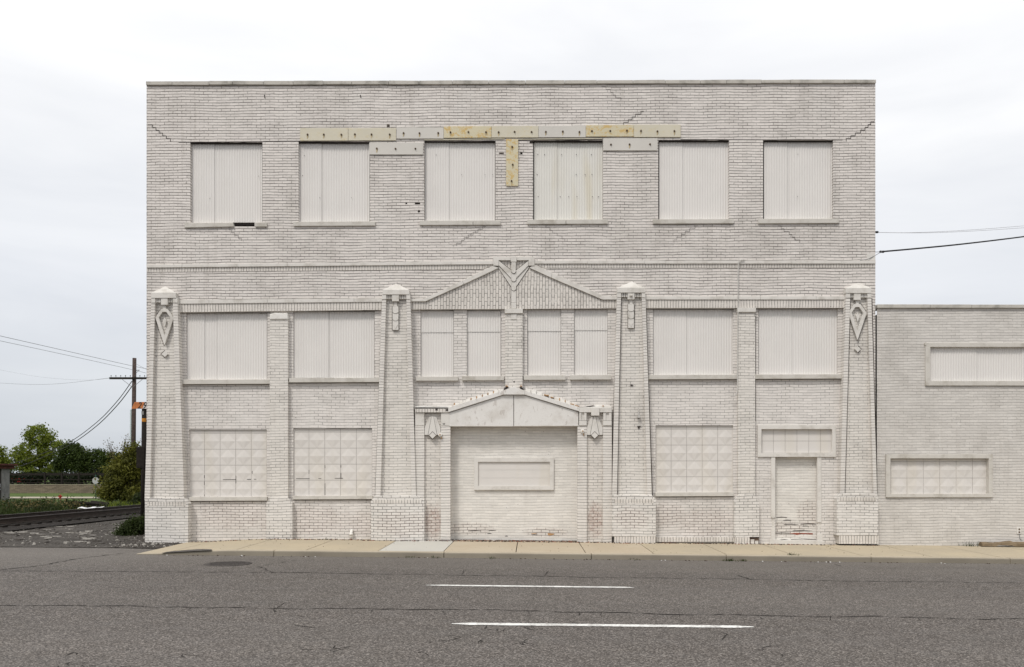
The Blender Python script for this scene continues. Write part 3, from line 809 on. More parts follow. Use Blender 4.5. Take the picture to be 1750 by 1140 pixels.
# slim piers between windows
def pier(x0, x1, y0, y1, bx0=None, bx1=None, by0=None, by1=None, Y=-0.045):
    m = MB(); m.rect(x0, y0, x1, y1, Y, 0.10); o = obj('pier', m, BR_PIL, B)
    if bx0:
        q = MB(); q.prism([(x0, by0 - 9), (x1, by0 - 9), (bx1, by0), (bx1, by1), (bx0, by1), (bx0, by0)], Y - .035, 0.10); obj('base', q, BR_BASE, o)
    return o
p_ = pier(461, 492, 544, 935, 455, 499.5, 860, 935)
q = MB(); q.prism([(460.5, 536.5), (470, 534.5), (483, 535.5), (491, 534.5), (492.2, 545.5), (460.5, 546)], -0.075, .10); obj('cap', q, PATCH, p_, bevel=.02)
p_ = pier(863.5, 893, 535, 668)
q = MB(); q.rect(862.5, 527.6, 893.5, 535.2, -0.09, .10); q.rect(872.8, 535.8, 883, 546, -0.06, .1); obj('cap', q, TRIM, p_, bevel=.004)
p_ = pier(1261.5, 1290.5, 533, 935, 1255, 1297.5, 856, 918)
q = MB(); q.rect(1260.8, 525.8, 1292, 533, -0.09, .10); obj('cap', q, TRIM, p_, bevel=.004)
q = MB(); q.rect(1256, 918.3, 1281, 930, -0.085, .10); obj('plinth', q, BR_SOLD, p_)
q = MB(); q.rect(1281.5, 918.2, 1297, 932, -.047, -.040); obj('recess', q, plain('bare_brown_brick', (0.16, 0.115, 0.09), .9, .5, 14), p_)
q = MB(); q.rect(1283, 922, 1289, 932, -.062, -.0475); q.rect(1290.5, 924, 1296, 932, -.058, -.0475); obj('broken_brick', q, BR_PIL, p_)
q = MB(); q.rect(1281.5, 917.6, 1297.4, 918.8, -.084, -.0475); obj('open_joint', q, LINE, p_)
q = MB(); q.rect(1105 - 5, 918.4, 1255, 926.5, -0.004, .10); q.prism([(1120.5, 918.3), (1254, 918.2), (1254, 926), (1120.5, 926)], -.008, .1); obj('base_soldier_course', q, BR_SOLD, B)

# tapered pilasters
def pilaster(top, bot, ytop, ybot, base, ybase, cap, apex, kind, sold=None, extra=None):
    """top/bot: outer-left, inner-left, inner-right, outer-right"""
    Yo, Yi = -0.14, -0.035
    ext = lambda i: (top[i], bot[i])
    m = MB()
    m.prism([(top[1] - 1, ytop), (top[2] + 1, ytop), (bot[2] + 1, ybot), (bot[1] - 1, ybot)], Yi, 0.12)
    o = obj('pilaster', m, BR_PIL, B)
    for a_, b_ in ((0, 1), (2, 3)):
        m = MB(); m.prism([(top[a_], ytop), (top[b_], ytop), (bot[b_], ybot), (bot[a_], ybot)], Yo, 0.12)
        obj('edge_strip', m, BR_HEAD, o)
    m = MB()
    m.prism([(bot[0], ybase[0] - 8), (bot[3], ybase[0] - 8), (base[1], ybase[0] + 1), (base[1], ybase[1]), (base[0], ybase[1]), (base[0], ybase[0] + 1)], -0.19, 0.12)
    obj('base', m, BR_BASE, o, bevel=.006)
    m = MB(); m.rect(base[0] + 4, ybase[0] - 1, base[1] - 4, ybase[0] + 5.5, -0.196, -0.18); obj('base_header_course', m, BR_SOLD, o)
    if sold:
        m = MB(); m.rect(sold[0], ybase[1] - 1, sold[1], ybase[1] + 14, -0.185, .12); obj('plinth', m, BR_SOLD, o)
    # cap: block with a half pyramid
    m = MB(); x0, x1, y0, y1 = cap
    Yc = -0.165
    m.rect(x0, y0, x1, y1, Yc, 0.03)
    a, b = W(x0 + .2, y0 + .15, Yc), W(x1 - .2, y0 + .15, Yc); ap = W(apex[0], apex[1], 0.0)
    m.add([a, b, (b[0], 0.03, b[2]), (a[0], 0.03, a[2]), (ap[0], 0.0, ap[2]), (ap[0], 0.03, ap[2])], [(0,1,4), (1,2,5,4), (0,4,5,3), (0,3,2,1)])
    cy = y1; w_ = x1 - x0; cxm = (x0 + x1) / 2
    m.rect(top[0], cy + .2, top[1], cy + 8, -0.152, 0.03); m.rect(top[2], cy + .2, top[3], cy + 8, -0.152, 0.03)
    obj('cap', m, TRIM, o, bevel=.004)
    m = MB(); t0, t1 = apex[0] - 5.8 - 1.2, apex[0] + 5.8 - 1.2
    for (u0, u1) in ((top[1], t0), (t1, top[2])):
        n = 2 if kind == 'kite' else 3
        for k in range(n):
            aa = u0 + (u1 - u0) * k / n; bb = u0 + (u1 - u0) * (k + 1) / n
            m.rect(aa + .4, cy + .3, bb - .4, cy + 7.4, -0.115, -0.04)
    obj('corbel', m, TRIM, o, bevel=.003)
    m = MB(); m.rect(t0, cy + .2, t1, cy + 11.5, -0.15, -0.04); c = (t0 + t1) / 2
    m.rect(c - 2.6, cy + 11.7, c + 2.6, cy + 20, -0.10, -0.04)
    if extra: 
        pz = W(c, cy + 5.5, -.15); m.lathe((pz[0], -.165, pz[2] - .03), [(.005, 0), (.03, .01), (.038, .03), (.03, .05), (.005, .06)], 12)
    y = cy + 18.5
    if kind == 'kite':
        O = [(c-5, y), (c+5, y), (c+16, y+15.5), (c+.2, y+62), (c-15.4, y+15)]
        I = [(c-3.2, y+5.3), (c+3.4, y+5.3), (c+10.2, y+15.5), (c+.2, y+45.5), (c-9.8, y+15)]
        m.ring(O, I, -0.12, -0.05)
        m.prism([(c+.5, y+14), (c+3.8, y+20.5), (c+.8, y+31), (c-2.6, y+20.5)], -0.085, -0.05)
        m.prism([(c+.8, y+72), (c+5.8, y+77.2), (c+.8, y+82.5), (c-4.2, y+77.2)], -0.095, -0.05)
    else:
        y = cy + 20.2
        for k, (ya, yb_) in enumerate(((0, 12), (12.3, 24.6), (24.9, 40.3))):
            if k < 2: pts = [(c-5, y+ya), (c+5, y+ya), (c+5, y+yb_-2.5), (c+2.5, y+yb_-.2), (c, y+yb_), (c-2.5, y+yb_-.2), (c-5, y+yb_-2.5)]
            else: pts = [(c-5, y+ya), (c+5, y+ya), (c+5, y+yb_), (c-5, y+yb_)]
            m.prism(pts, -0.12 + .012*k, -0.05)
        m.prism([(c-5, y+9), (c+5, y+9), (c+5, y+26), (c-5, y+26)], -0.085, -0.05)
        m.prism([(c-3.8, y+31.5), (c, y+38.5), (c+3.8, y+31.5), (c+1.6, y+32.2), (c, y+29), (c-1.6, y+32.2)], -0.106, -0.05)
    obj('ornament', m, TRIM, o, bevel=.003)
    return o
pilaster((258.5, 265, 295.2, 303), (247, 256, 305, 314.5), 509.5, 854, (247.5, 321.5), (859, 935), (258, 300.5, 500, 509.3), (282, 489.5), 'kite')
pilaster((653, 660, 694.2, 700.8), (641, 650, 703.5, 711), 503.5, 852, (634, 725), (855, 935), (653.8, 699.2, 495, 503.3), (677, 484.6), 'drop')
pilaster((1054.5, 1061.5, 1096.6, 1103), (1046, 1054.2, 1106.5, 1114), 500.2, 850, (1046, 1121), (854, 917), (1055, 1102.2, 491.5, 500), (1079.7, 481), 'drop', (1050, 1120), extra=True)
pilaster((1446, 1453.2, 1482.4, 1489), (1435.5, 1443.3, 1493.3, 1499), 501, 849, (1430.5, 1501.2), (851, 915.5), (1445.4, 1488.8, 492, 501), (1466.5, 483), 'kite', (1434, 1501.5))

# entrance
EN = MB(); EY = -0.07
EN.rect(725, 706, 753.6, 935, EY + .05, .10); EN.rect(1002.8, 706, 1030.6, 935, EY + .05, .10)
ent = obj('entrance_pier', EN, BR_PANEL, B)
m = MB()
for a_, b_ in ((709, 725), (753.6, 769.5), (987, 1002.8), (1030.6, 1045.5)):
    m.rect(a_, 727, b_, 935, EY - .02, .10)
obj('edge_strip', m, BR_HEAD, ent)
m = MB()
m.rect(709.5, 704.8, 725, 727, EY - .03, .1); m.rect(753.6, 704.8, 768, 727, EY - .03, .1)
for a_, b_ in ((989.5, 1002.6), (1030.8, 1045.3)):
    m.rect(a_, 719, b_, 727, EY - .045, .1)
    for k in range(3):
        u0 = a_ + (b_ - a_) * k / 3
        if k != 1: m.rect(u0 + .3, 705, u0 + (b_ - a_) / 3 - .3, 718.6, EY - .045, .1)
    m.rect(a_, 705, b_, 718.6, EY - .015, .1)
obj('entrance_block', m, TRIM, ent, bevel=.004)
for cx_, y_ in ((739.2, 712.5), (1016.4, 712.3)):
    m = MB(); h = 32
    m.prism([(cx_-6, y_), (cx_+6, y_), (cx_+13.6, y_+19), (cx_+13.6, y_+31), (cx_-13.6, y_+31), (cx_-13.6, y_+19)], EY - .005, .03)
    m.prism([(cx_-4, y_-.5), (cx_+4, y_-.5), (cx_+10.5, y_+31), (cx_-10.5, y_+31)], EY - .02, .03)
    m.prism([(cx_-1.6, y_-.8), (cx_+1.6, y_-.8), (cx_+7.5, y_+31.2), (cx_-7.5, y_+31.2)], EY - .035, .03)
    m.prism([(cx_, y_+26), (cx_+5.7, y_+31.6), (cx_, y_+37.4), (cx_-5.7, y_+31.6)], EY - .07, .03)
    obj('fan_ornament', m, TRIM, ent, bevel=.004)
m = MB()      # lintel panel
m.prism([(768, 703.5), (768, 728.6), (877.6, 728.6), (877.6, 672), (861, 673)], -0.10, .20)
m.prism([(878.4, 672), (878.4, 728.4), (988.5, 728), (988.5, 702), (896, 673)], -0.10, .20)
ped = obj('pediment', m, PED, B, bevel=.006)
m = MB()
m.prism([(766, 696.3), (862, 666.8), (862, 674), (766, 704.5)], -0.15, .06)
m.prism([(895, 666.8), (989.5, 695.5), (989.5, 703), (895, 674)], -0.15, .06)
m.prism([(859.8, 667.5), (877.8, 660.8), (896.5, 667.5), (896.5, 674.4), (859.8, 674.4)], -0.17, .06)
obj('raking_moulding', m, PED, ped, bevel=.006)
m = MB()
m.rect(709.5, 698.5, 767, 704.6, -0.13, .08); m.prism([(709.5, 695.5), (726, 694), (767, 695.5), (767, 698.5), (709.5, 698.8)], -0.10, .08)
obj('broken_cornice', m, [BR_SOLD], ped)
m = MB(); m.prism([(709.5, 694.6), (735, 693.4), (771, 694.2), (790, 688), (791, 691), (768, 697), (709.5, 696.5)], -0.115, .075); obj('mortar_patch', m, PATCH, ped, bevel=.01)
m = MB()
m.rect(989.6, 696.3, 1045.5, 704.7, -0.13, .08); m.rect(1010.6, 696.2, 1024.4, 710.3, -0.17, .08)
obj('cornice', m, TRIM, ped, bevel=.005)
m = MB()      # stepped mortar fillet along the rake, with rusty flecks
steps = []
for k in range(9):
    x = 776 + k * 9.6; y = lin(x, 766, 696, 862, 667); m.prism([(x, y + 1), (x, y - 4.5 + rnd.uniform(-1, 1)), (x + 9, y - 5.5 + rnd.uniform(-1, 1)), (x + 9, y - 1.5)], -0.03, .08); steps.append((x, y - 3))
    x = 898 + k * 9.8; y = lin(x, 895, 667, 989, 695.5); m.prism([(x, y - 4.5 + rnd.uniform(-1, 1)), (x + 9, y - 2.8 + rnd.uniform(-1, 1)), (x + 9, y + 3), (x, y + 1)], -0.03, .08); steps.append((x + 9, y - 1))
m.prism([(1000, 697), (1012, 693.5), (1032, 692.5), (1045.5, 694), (1045.5, 697), (1000, 697)], -.09, .08)
obj('mortar_fillet', m, PATCH, ped, bevel=.008)
m = MB()
for (x, y) in steps:
    if rnd.random() < .55: m.rect(x - .6, y - 1.5, x + .5 + rnd.random(), y + 2.4, -0.036, 0)
for x, y, w_ in ((930, 673.5, 8), (941, 678, 5), (975, 689.5, 6), (983, 692, 7), (864, 658.5, 4), (889, 658.5, 3), (773, 693, 3), (1030, 692.6, 2)):
    m.prism([(x, y), (x + w_, y + w_ * .22), (x + w_, y + 1.5 + w_ * .22), (x, y + 1.8)], -0.13, 0)
obj('rust_fleck', m, RUST, ped)
m = MB(); m.rect(744, 698.5, 748, 701.5, -.134, -.12); m.rect(762, 699, 766, 702.5, -.134, -.12); m.prism([(860, 668), (862, 662), (869, 661), (866, 665)], -.08, .0); m.prism([(888, 661), (893, 663), (896, 667), (889, 664.5)], -.08, 0)
m.prism([(756, 724), (761, 723.5), (759, 726)], -.104, -.09)
m.prism([(1002, 694.5), (1013, 692.8), (1018, 694), (1008, 695.6)], -.093, 0); m.rect(705.8, 716, 707.6, 722, -.05, .07); m.rect(709.6, 696.8, 767, 697.4, -.134, -.1)
obj('broken_hole', m, LINE, ped)
for x, y in ((752.6, 743), (995.6, 737)):
    m = MB(); p = W(x, y, EY - .02)
    for k, (r, d) in enumerate(((.055, .0), (.05, .03), (.02, .05))):
        m.tube([(p[0], EY - .02 - d, p[2]), (p[0], EY - .055 - d, p[2])], r, r * .9, 14)
    o = obj('lamp_socket', m, [PATCH], ent); 
    m = MB(); m.tube([(p[0], EY - .11, p[2]), (p[0], EY - .14, p[2])], .018, .016, 10); m.prism([(x + 1, y + 4), (x + 3, y + 4), (x + 2.5, y + 8), (x + 1.5, y + 8)], EY - .024, EY); obj('rust_stain', m, RUST, o)
# bricked-up doorway
m = MB(); m.sheet((766, 726, 991, 945), BY + .18, []); dw = obj('doorway_infill', m, BR_DOOR, B)
m = MB(); m.frame((810, 782, 946.5, 837.5), (817, 789.5, 939.5, 830.5), BY + .12, BY + .19); obj('sign_frame', m, TRIM, dw, bevel=.004)
m = MB()
for k in range(3): m.rect(817, 789.5 + 13.7*k + .15, 939.5, 803.1 + 13.7*k, BY + .165 + .002*(k % 2), BY + .19)
obj('sign_board', m, TILE, dw)
m = MB(); m.prism([(936, 911), (947, 912), (946, 914), (940, 915.5), (936.5, 914.5)], BY + .176, BY + .19); m.prism([(908, 911.5), (917, 911), (917, 912.3), (908, 912.7)], BY + .177, BY + .19); obj('bare_brick', m, RUST, dw)
m = MB()
for a_, b_, y in ((800, 822, 907), (835, 848, 906.5), (833, 840, 911.5), (863, 868, 916), (908, 918, 913.8)):
    m.prism([(a_, y), ((a_+b_)/2, y - .6), (b_, y), (b_, y + .6), (a_, y + .8)], BY + .177, BY + .19)
obj('open_joint', m, LINE, dw)
# side door with transom
m = MB(); m.sheet((1322, 778, 1400, 945), BY + .13, []); dw2 = obj('doorway_infill', m, BR_DOOR, B)
m = MB(); m.prism([(1348, 911.5), (1362, 910.8), (1389, 911.3), (1389, 913.6), (1370, 912.8), (1362, 914.2), (1356, 912.6)], BY + .126, BY + .14)
obj('bare_brick', m, REDBR, dw2)
m = MB()
for a_, b_, y in ((1327, 1345, 884), (1339, 1352, 889), (1340, 1365, 896), (1368, 1395, 895.5), (1372, 1382, 899), (1355, 1388, 906.8), (1325, 1350, 911), (1332, 1350, 922.5), (1352, 1398, 921.5), (1390, 1392, 899)):
    m.prism([(a_, y), ((a_+b_)/2, y - .8), (b_, y + rnd.uniform(-.5, .5)), (b_, y + .8), ((a_+b_)/2, y + .5), (a_, y + .9)], BY + .125, BY + .14)
obj('open_joint', m, LINE, dw2)
m = MB()
m.frame((1295, 726, 1429, 781), (1301.5, 733.5, 1422.5, 774), BY - .045, BY + .05)
m.prism([(1318, 781.3), (1325, 781.3), (1325, 884), (1321, 886), (1318, 884)], BY - .03, BY + .05); m.prism([(1319.5, 884), (1323, 884), (1324, 903), (1319.5, 903)], BY - .008, BY + .05)
m.rect(1318, 903, 1325, 935, BY - .03, BY + .05)
m.rect(1397, 781.3, 1404, 893, BY - .03, BY + .05); m.prism([(1398, 893), (1404, 893), (1402, 903), (1398, 910)], BY - .005, BY + .05); m.rect(1397, 912, 1406, 935, BY - .02, BY + .05)
m.prism([(1316, 921), (1340, 924), (1375, 922.5), (1408, 925), (1408, 935), (1314, 935)], BY - .05, BY + .2)
obj('door_surround', m, TRIM, dw2, bevel=.005)
m = MB(); tiles(m, 1301.5, 733.5, 1422.5, 774, BY + .05, 6, 2, 0)
obj('transom_panel', m, [TILE, GROOVE], dw2)

# steel tie plates
def plate(x0, y0, x1, y1, mat, tilt=.006, vert=False, lift=0):
    m = MB()
    if vert: m.rect(x0, y0, x1, y1, -0.03 - lift, 0.004)
    else: m.rect(x0, y0, x1, y1, -0.03 - lift, 0.004, tilt)
    o = obj('steel_plate', m, mat, B, bevel=.002)
    for k in range(3):
        t = (0.14, 0.5, 0.87)[k] + rnd.uniform(-.02, .02)
        if vert: p = W((x0+x1)/2 + (0, 1, -1)[k], y0 + (y1-y0)*(.17, .55, .90)[k], -.03)
        else: p = W(x0 + (x1-x0)*t, (y0+y1)/2 - tilt*(x1-x0)*t + rnd.uniform(0, 1), -.03)
        q = MB(); q.tube([(p[0], -.03 - lift, p[2]), (p[0], -.045 - lift, p[2])], .024, .024, 6); q.tube([(p[0], -.045 - lift, p[2]), (p[0], -.075 - lift, p[2])], .010, .009, 8)
        obj('bolt', q, BOLT, o)
        if rnd.random() < .7: q = MB(); q.add([(p[0]-.02, -.0325-lift, p[2]-.02), (p[0]+.02, -.0325-lift, p[2]-.02), (p[0]+.008, -.0325-lift, p[2]-.02-rnd.uniform(.05,.09)), (p[0]-.012, -.0325-lift, p[2]-.10)], [(0,3,2,1)]); obj('rust_run', q, RUSTY, o)
plate(513, 219, 594.7, 240.2, PL_CREAM, .002); plate(595.3, 219, 676.8, 240, PL_CREAM, .004); plate(677.5, 217.8, 758, 236.8, PL_GREY, .002)
plate(758.4, 216, 839.8, 235.6, PL_YEL, .006, lift=.004); plate(840.2, 215.4, 920, 235, PL_CREAM, .002); plate(920.4, 215, 1001, 234.6, PL_GREY, .002)
plate(1001.4, 214, 1083, 233.4, PL_YEL, .006, lift=.004); plate(1083.4, 213, 1163.3, 234.2, PL_CREAM, .0)
plate(631, 243.8, 723, 264, PL_GREY, .0); plate(1031, 236, 1123.5, 257, PL_GREY, -.001, lift=.002); plate(865, 237.5, 885.5, 317.5, PL_YEL, 0, True, .003)

# stepped settlement cracks and the rusty lintel line
m = MB()
def stepcrack(x, y, sx, n, wd=1.0, lvl=4.75):
    for k in range(n):
        L_ = rnd.uniform(4, 9.5)
        m.prism([(x, y - wd*.5), (x + sx*L_, y - wd*.35), (x + sx*L_, y + wd*.4), (x, y + wd*.5)], -0.006, 0.004)
        x += sx * L_
        m.prism([(x - .5*wd, y), (x + .45*wd, y), (x + .45*wd, y + lvl), (x - .5*wd, y + lvl)], -0.006, 0.004); y += lvl
stepcrack(253, 213, 1, 6, .9); stepcrack(1494, 208, -1, 7, .95); stepcrack(1100, 190, -1, 5, 0.7); stepcrack(1028, 148, 1, 5, .35)
stepcrack(383, 388, 1, 5, .3); stepcrack(1193, 386, -1, 6, .35); stepcrack(1330, 386, 1, 6, .4); stepcrack(925, 384, 1, 6, .35); stepcrack(830, 387, -1, 7, .35)
for (a_, ya, b_, yb_, w_) in ((305, 243.2, 513, 241.0, .7), (450, 241.5, 513, 240.8, .9), (1163, 238.0, 1440, 239.2, .6), (885, 239.5, 1030, 238.2, 1.0), (724, 240.4, 860, 238.3, .6)):
    m.prism([(a_, ya - w_*.5), (b_, yb_ - w_*.3), (b_, yb_ + w_*.5), (a_, ya + w_*.5)], -0.006, 0.004)
m.prism([(451, 162), (453, 162), (453, 168), (452, 168)], -.005, .003); m.prism([(615, 162), (616.5, 162), (617.5, 167), (616, 167)], -.005, .003)
obj('settlement_crack', m, LINE, B)
m = MB(); m.rect(398.3, 380.4, 434.8, 384.6, .03, .195); obj('dark_gap', m, DARK, B)
# patch of rusty flashing between plates and windows
m = MB(); m.prism([(725, 237.5), (862, 235.8), (862, 238.0), (725, 239.8)], -.012, .003); m.prism([(885.5, 237.5), (1029, 235.5), (1029, 237.3), (885.5, 238.6)], -.012, .003); obj('steel_lintel', m, PL_CREAM, B)

# conduit on the wall, little fittings
m = MB()
pts = [(1272, 444.2), (1267, 444.4), (1263.5, 446.5), (1261.8, 451), (1261.2, 475), (1261.6, 510), (1260.8, 560), (1260.4, 620), (1260.3, 666), (1259, 673), (1255, 677), (1250, 677.5), (1247.5, 675)]
m.tube([W(x, y, -.075) for x, y in pts], .013, .013, 8); obj('conduit', m, PIPE, B, smooth=True)
m = MB(); m.tube([W(1091, 697, -.07), W(1092, 711, -.08), W(1092, 714, -.10)], .012, .012, 8); m.rect(1089.5, 710, 1094.5, 714, -.13, -.05)
obj('wall_bracket', m, [PIPE], B)
m = MB(); m.prism([(1089, 728), (1097, 727.6), (1093, 729.5), (1093, 732.5), (1090.5, 732.5)], -.0595, -.05); m.prism([(1076, 658), (1080, 657), (1083, 659), (1079, 659.5)], -.0595, -.05)
m.prism([(877, 652), (879.5, 651), (880, 653.5), (878, 654)], -.0485, -.04); m.rect(1402, 0, 1402.1, .1, 0, 0.001)
obj('open_joint', m, LINE, B)
m = MB(); p = W(600.5, 919, BY - .1); m.tube([(p[0], -.06, p[2] - .05), (p[0], -.06, p[2] + .12), (p[0], -.02, p[2] + .165), (p[0], .08, p[2] + .17)], .036, .036, 12)
m.tube([(p[0], -.06, p[2] + .06), (p[0], -.06, p[2] + .12)], .046, .046, 12)
obj('vent_pipe', m, PATCH, B, smooth=True)

JL = MT('joint_and_shade', 0.95); JL.color((0.10, 0.085, 0.075)); JL = JL.mat  # dirt lines and cracked edges, plus shade painted under ledges and beside pilaster panels
def edge_line(mb, pts, Y, w=.55, closed=False):
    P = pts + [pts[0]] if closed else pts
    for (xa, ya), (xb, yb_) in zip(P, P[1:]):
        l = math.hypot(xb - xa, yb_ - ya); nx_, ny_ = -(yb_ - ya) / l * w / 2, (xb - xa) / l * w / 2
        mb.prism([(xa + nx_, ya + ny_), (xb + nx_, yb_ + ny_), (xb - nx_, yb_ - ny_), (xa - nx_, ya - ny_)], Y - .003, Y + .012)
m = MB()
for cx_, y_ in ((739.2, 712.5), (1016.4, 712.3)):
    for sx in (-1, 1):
        edge_line(m, [(cx_ + sx*1.9, y_), (cx_ + sx*7.9, y_ + 31)], EY - .022, .5); pass
        edge_line(m, [(cx_ + sx*5.5, y_ + 31.4), (cx_ + sx*13.9, y_ + 31.4)], EY + .045, .6)
    edge_line(m, [(cx_, y_+25), (cx_+6.4, y_+31.6), (cx_, y_+38.3), (cx_-6.4, y_+31.6)], EY - .037, .7, True)
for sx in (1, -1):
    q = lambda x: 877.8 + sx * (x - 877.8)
    edge_line(m, [(q(852), 453.5), (q(873.4), 476)], -.037, .6); edge_line(m, [(q(851.8), 458.2), (q(873.4), 490.8), (q(873.4), 527)], -.014, .7)
    edge_line(m, [(q(852.8), 445.2), (q(873.4), 461.2)], -.012, .7)
edge_line(m, [(727, 515.2), (851, 458.6)], -.014, .8); edge_line(m, [(905.5, 458.6), (1029.5, 512.4), (1053, 512.4)], -.014, .8)
edge_line(m, [(873.8, 464.5), (875, 466.8), (878, 467.8), (881, 466.6), (882, 464.5)], -.067, .55); edge_line(m, [(873.6, 478), (875, 480.6), (878, 481.6), (881, 480.6), (882.2, 478)], -.047, .55)
edge_line(m, [(873.6, 494), (875, 496.3), (878, 497.2), (881, 496.2), (882.2, 494)], -.032, .55)
edge_line(m, [(768, 705), (861, 675), (896, 675), (988.5, 703.6)], -.102, .7)
edge_line(m, [(877.9, 675), (877.9, 728)], -.102, .5)
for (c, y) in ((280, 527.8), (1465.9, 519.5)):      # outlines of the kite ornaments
    edge_line(m, [(c-5.4, y-.4), (c+5.4, y-.4), (c+16.6, y+15.5), (c+.2, y+63.4), (c-16, y+15)], -.037, .55, True)
    edge_line(m, [(c+.8, y+71.2), (c+6.6, y+77.2), (c+.8, y+83.3), (c-5, y+77.2)], -.037, .7, True)
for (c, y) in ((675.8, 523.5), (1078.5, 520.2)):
    edge_line(m, [(c-5.6, y), (c-5.6, y+40.8), (c+5.6, y+40.8), (c+5.6, y)], -.037, .8)
    for dy in (12, 24.6): edge_line(m, [(c-5, y+dy-2.2), (c-2.4, y+dy), (c, y+dy+.3), (c+2.4, y+dy), (c+5, y+dy-2.2)], -.085, .5)
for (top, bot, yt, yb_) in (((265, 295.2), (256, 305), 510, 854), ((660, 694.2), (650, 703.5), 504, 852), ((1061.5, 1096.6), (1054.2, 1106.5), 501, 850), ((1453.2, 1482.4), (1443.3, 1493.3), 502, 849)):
    edge_line(m, [(top[0] + .7, yt), (bot[0] + .7, yb_)], -.037, .7);  # shadow at the left of the recessed panel, painted as a line
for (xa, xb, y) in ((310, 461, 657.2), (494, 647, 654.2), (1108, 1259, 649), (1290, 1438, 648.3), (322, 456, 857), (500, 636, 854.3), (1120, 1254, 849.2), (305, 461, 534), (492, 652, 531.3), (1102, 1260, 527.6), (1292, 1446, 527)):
    edge_line(m, [(xa, y + .4), (xb, y - .2)], BY - .002, .9)  # shade below sills and soldier courses, painted as dark lines
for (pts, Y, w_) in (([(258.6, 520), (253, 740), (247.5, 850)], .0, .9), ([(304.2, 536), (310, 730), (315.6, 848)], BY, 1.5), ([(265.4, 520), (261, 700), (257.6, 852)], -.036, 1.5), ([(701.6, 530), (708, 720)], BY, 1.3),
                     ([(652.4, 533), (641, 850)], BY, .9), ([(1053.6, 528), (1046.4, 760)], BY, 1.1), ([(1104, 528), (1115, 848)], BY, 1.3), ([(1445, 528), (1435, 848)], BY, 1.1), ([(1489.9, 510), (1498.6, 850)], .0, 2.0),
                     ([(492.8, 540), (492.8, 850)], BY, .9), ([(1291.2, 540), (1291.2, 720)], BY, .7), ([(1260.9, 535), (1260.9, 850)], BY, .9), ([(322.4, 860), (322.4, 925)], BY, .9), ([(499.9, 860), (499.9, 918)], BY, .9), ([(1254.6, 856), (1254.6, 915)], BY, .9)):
    edge_line(m, pts, Y, w_)
obj('joint_shade_line', m, JL, B)
m = MB()      # chipped joints of the panelled windows
for (x, ya, yb_) in ((349.2, 812, 817), (349.2, 823, 829), (403, 813, 826), (431, 805, 810), (528, 803, 810), (555.3, 795, 800), (555.3, 826, 846), (582.6, 795, 799), (582.6, 808, 818), (349.5, 845, 848)):
    m.rect(x - .35, ya, x + .35, yb_, BY + .045, BY + .055)
for (xa, xb, y) in ((381, 403, 819.6), (422, 429, 819.2), (434, 438, 819), (506, 529, 818), (544, 549, 817.8), (572, 586, 817.4)): m.rect(xa, y - .35, xb, y + .4, BY + .045, BY + .055)
obj('chipped_joint', m, LINE, B)

# ================================================================ ANNEX
AX0, AX1, AY = W(1498.5, 0, .06)[0], 24.0, 0.06
A = empty('brick_annex', (AX0, AY, 0)); tag(A, 'low two storey annex of grey-white painted brick joined to the right side of the warehouse', 'building')
def pxr(x): return VX + (x - CX) * F / (D + AY)
m = MB(); R1 = pxr(AX1)
m.sheet((1498.5, 524, R1, 950), AY, [(1590, 593, 1900, 651, .10, True), (1522, 783, 1690, 844, .12, True)])
zt2 = W(0, 524, AY)[2]; X0_ = W(1498.5, 0, AY)[0]
m.add([(AX1,AY,-.6),(AX1,20,-.6),(AX1,20,zt2),(AX1,AY,zt2)], [(0,1,2,3)]); m.add([(X0_,20,-.6),(AX1,20,-.6),(AX1,20,zt2),(X0_,20,zt2)], [(0,3,2,1)])
obj('wall', m, BR_ANX, A)
m = MB(); m.add([(X0_,AY,zt2-.2),(AX1,AY,zt2-.2),(AX1,20,zt2-.2),(X0_,20,zt2-.2)], [(0,1,2,3)]); obj('roof', m, bpy.data.materials['roof_felt'], A)
m = MB()
for k, (a_, b_) in enumerate(zip([1499, 1590, 1661, 1762, 1880, 2000, 2200, 2400], [1590, 1661, 1762, 1880, 2000, 2200, 2400, R1 + 3])):
    m.rect(a_ + .2, 520 + .2*k, b_ - .2, 526.2, AY - .06, AY + .35)
obj('coping', m, COPE, A, bevel=.008)
m = MB(); corr(m, 1590, 593.5, 1900, 652, AY + .05, [1668, 1746, 1824]); o = obj('boarded_window', m, PANEL, A)
m = MB(); m.frame((1582, 586, 1908, 659), (1590, 593, 1900, 651), AY - .045, AY + .06); m.rect(1581, 585, 1583.5, 590, AY - .05, AY); obj('window_frame', m, SILL, o, bevel=.005)
m = MB(); tiles(m, 1522, 784, 1690, 845, AY + .08, 6, 2, .015, 789); o = obj('panelled_window', m, [TILE, GROOVE], A)
m = MB(); m.frame((1514.5, 776, 1697, 850), (1522, 783.5, 1690, 844), AY - .05, AY + .09); obj('window_frame', m, SILL, o, bevel=.005)
m = MB(); m.rect(1738, 901.5, 1745.5, 912.5, AY - .02, AY + .003); o = obj('outlet_box', m, TRIM, A, bevel=.003)
m = MB()
for y in (904.5, 909.5):
    p = W(1742, y, AY - .02); m.tube([(p[0], AY - .021, p[2]), (p[0], AY - .026, p[2])], .022, .022, 12)
obj('socket', m, BOLT, o)
m = MB(); m.tube([W(1742, 912, AY-.01), W(1743, 920, AY-.012), W(1746, 924, AY-.012)], .006, .006, 6); obj('conduit', m, WIREG, A)

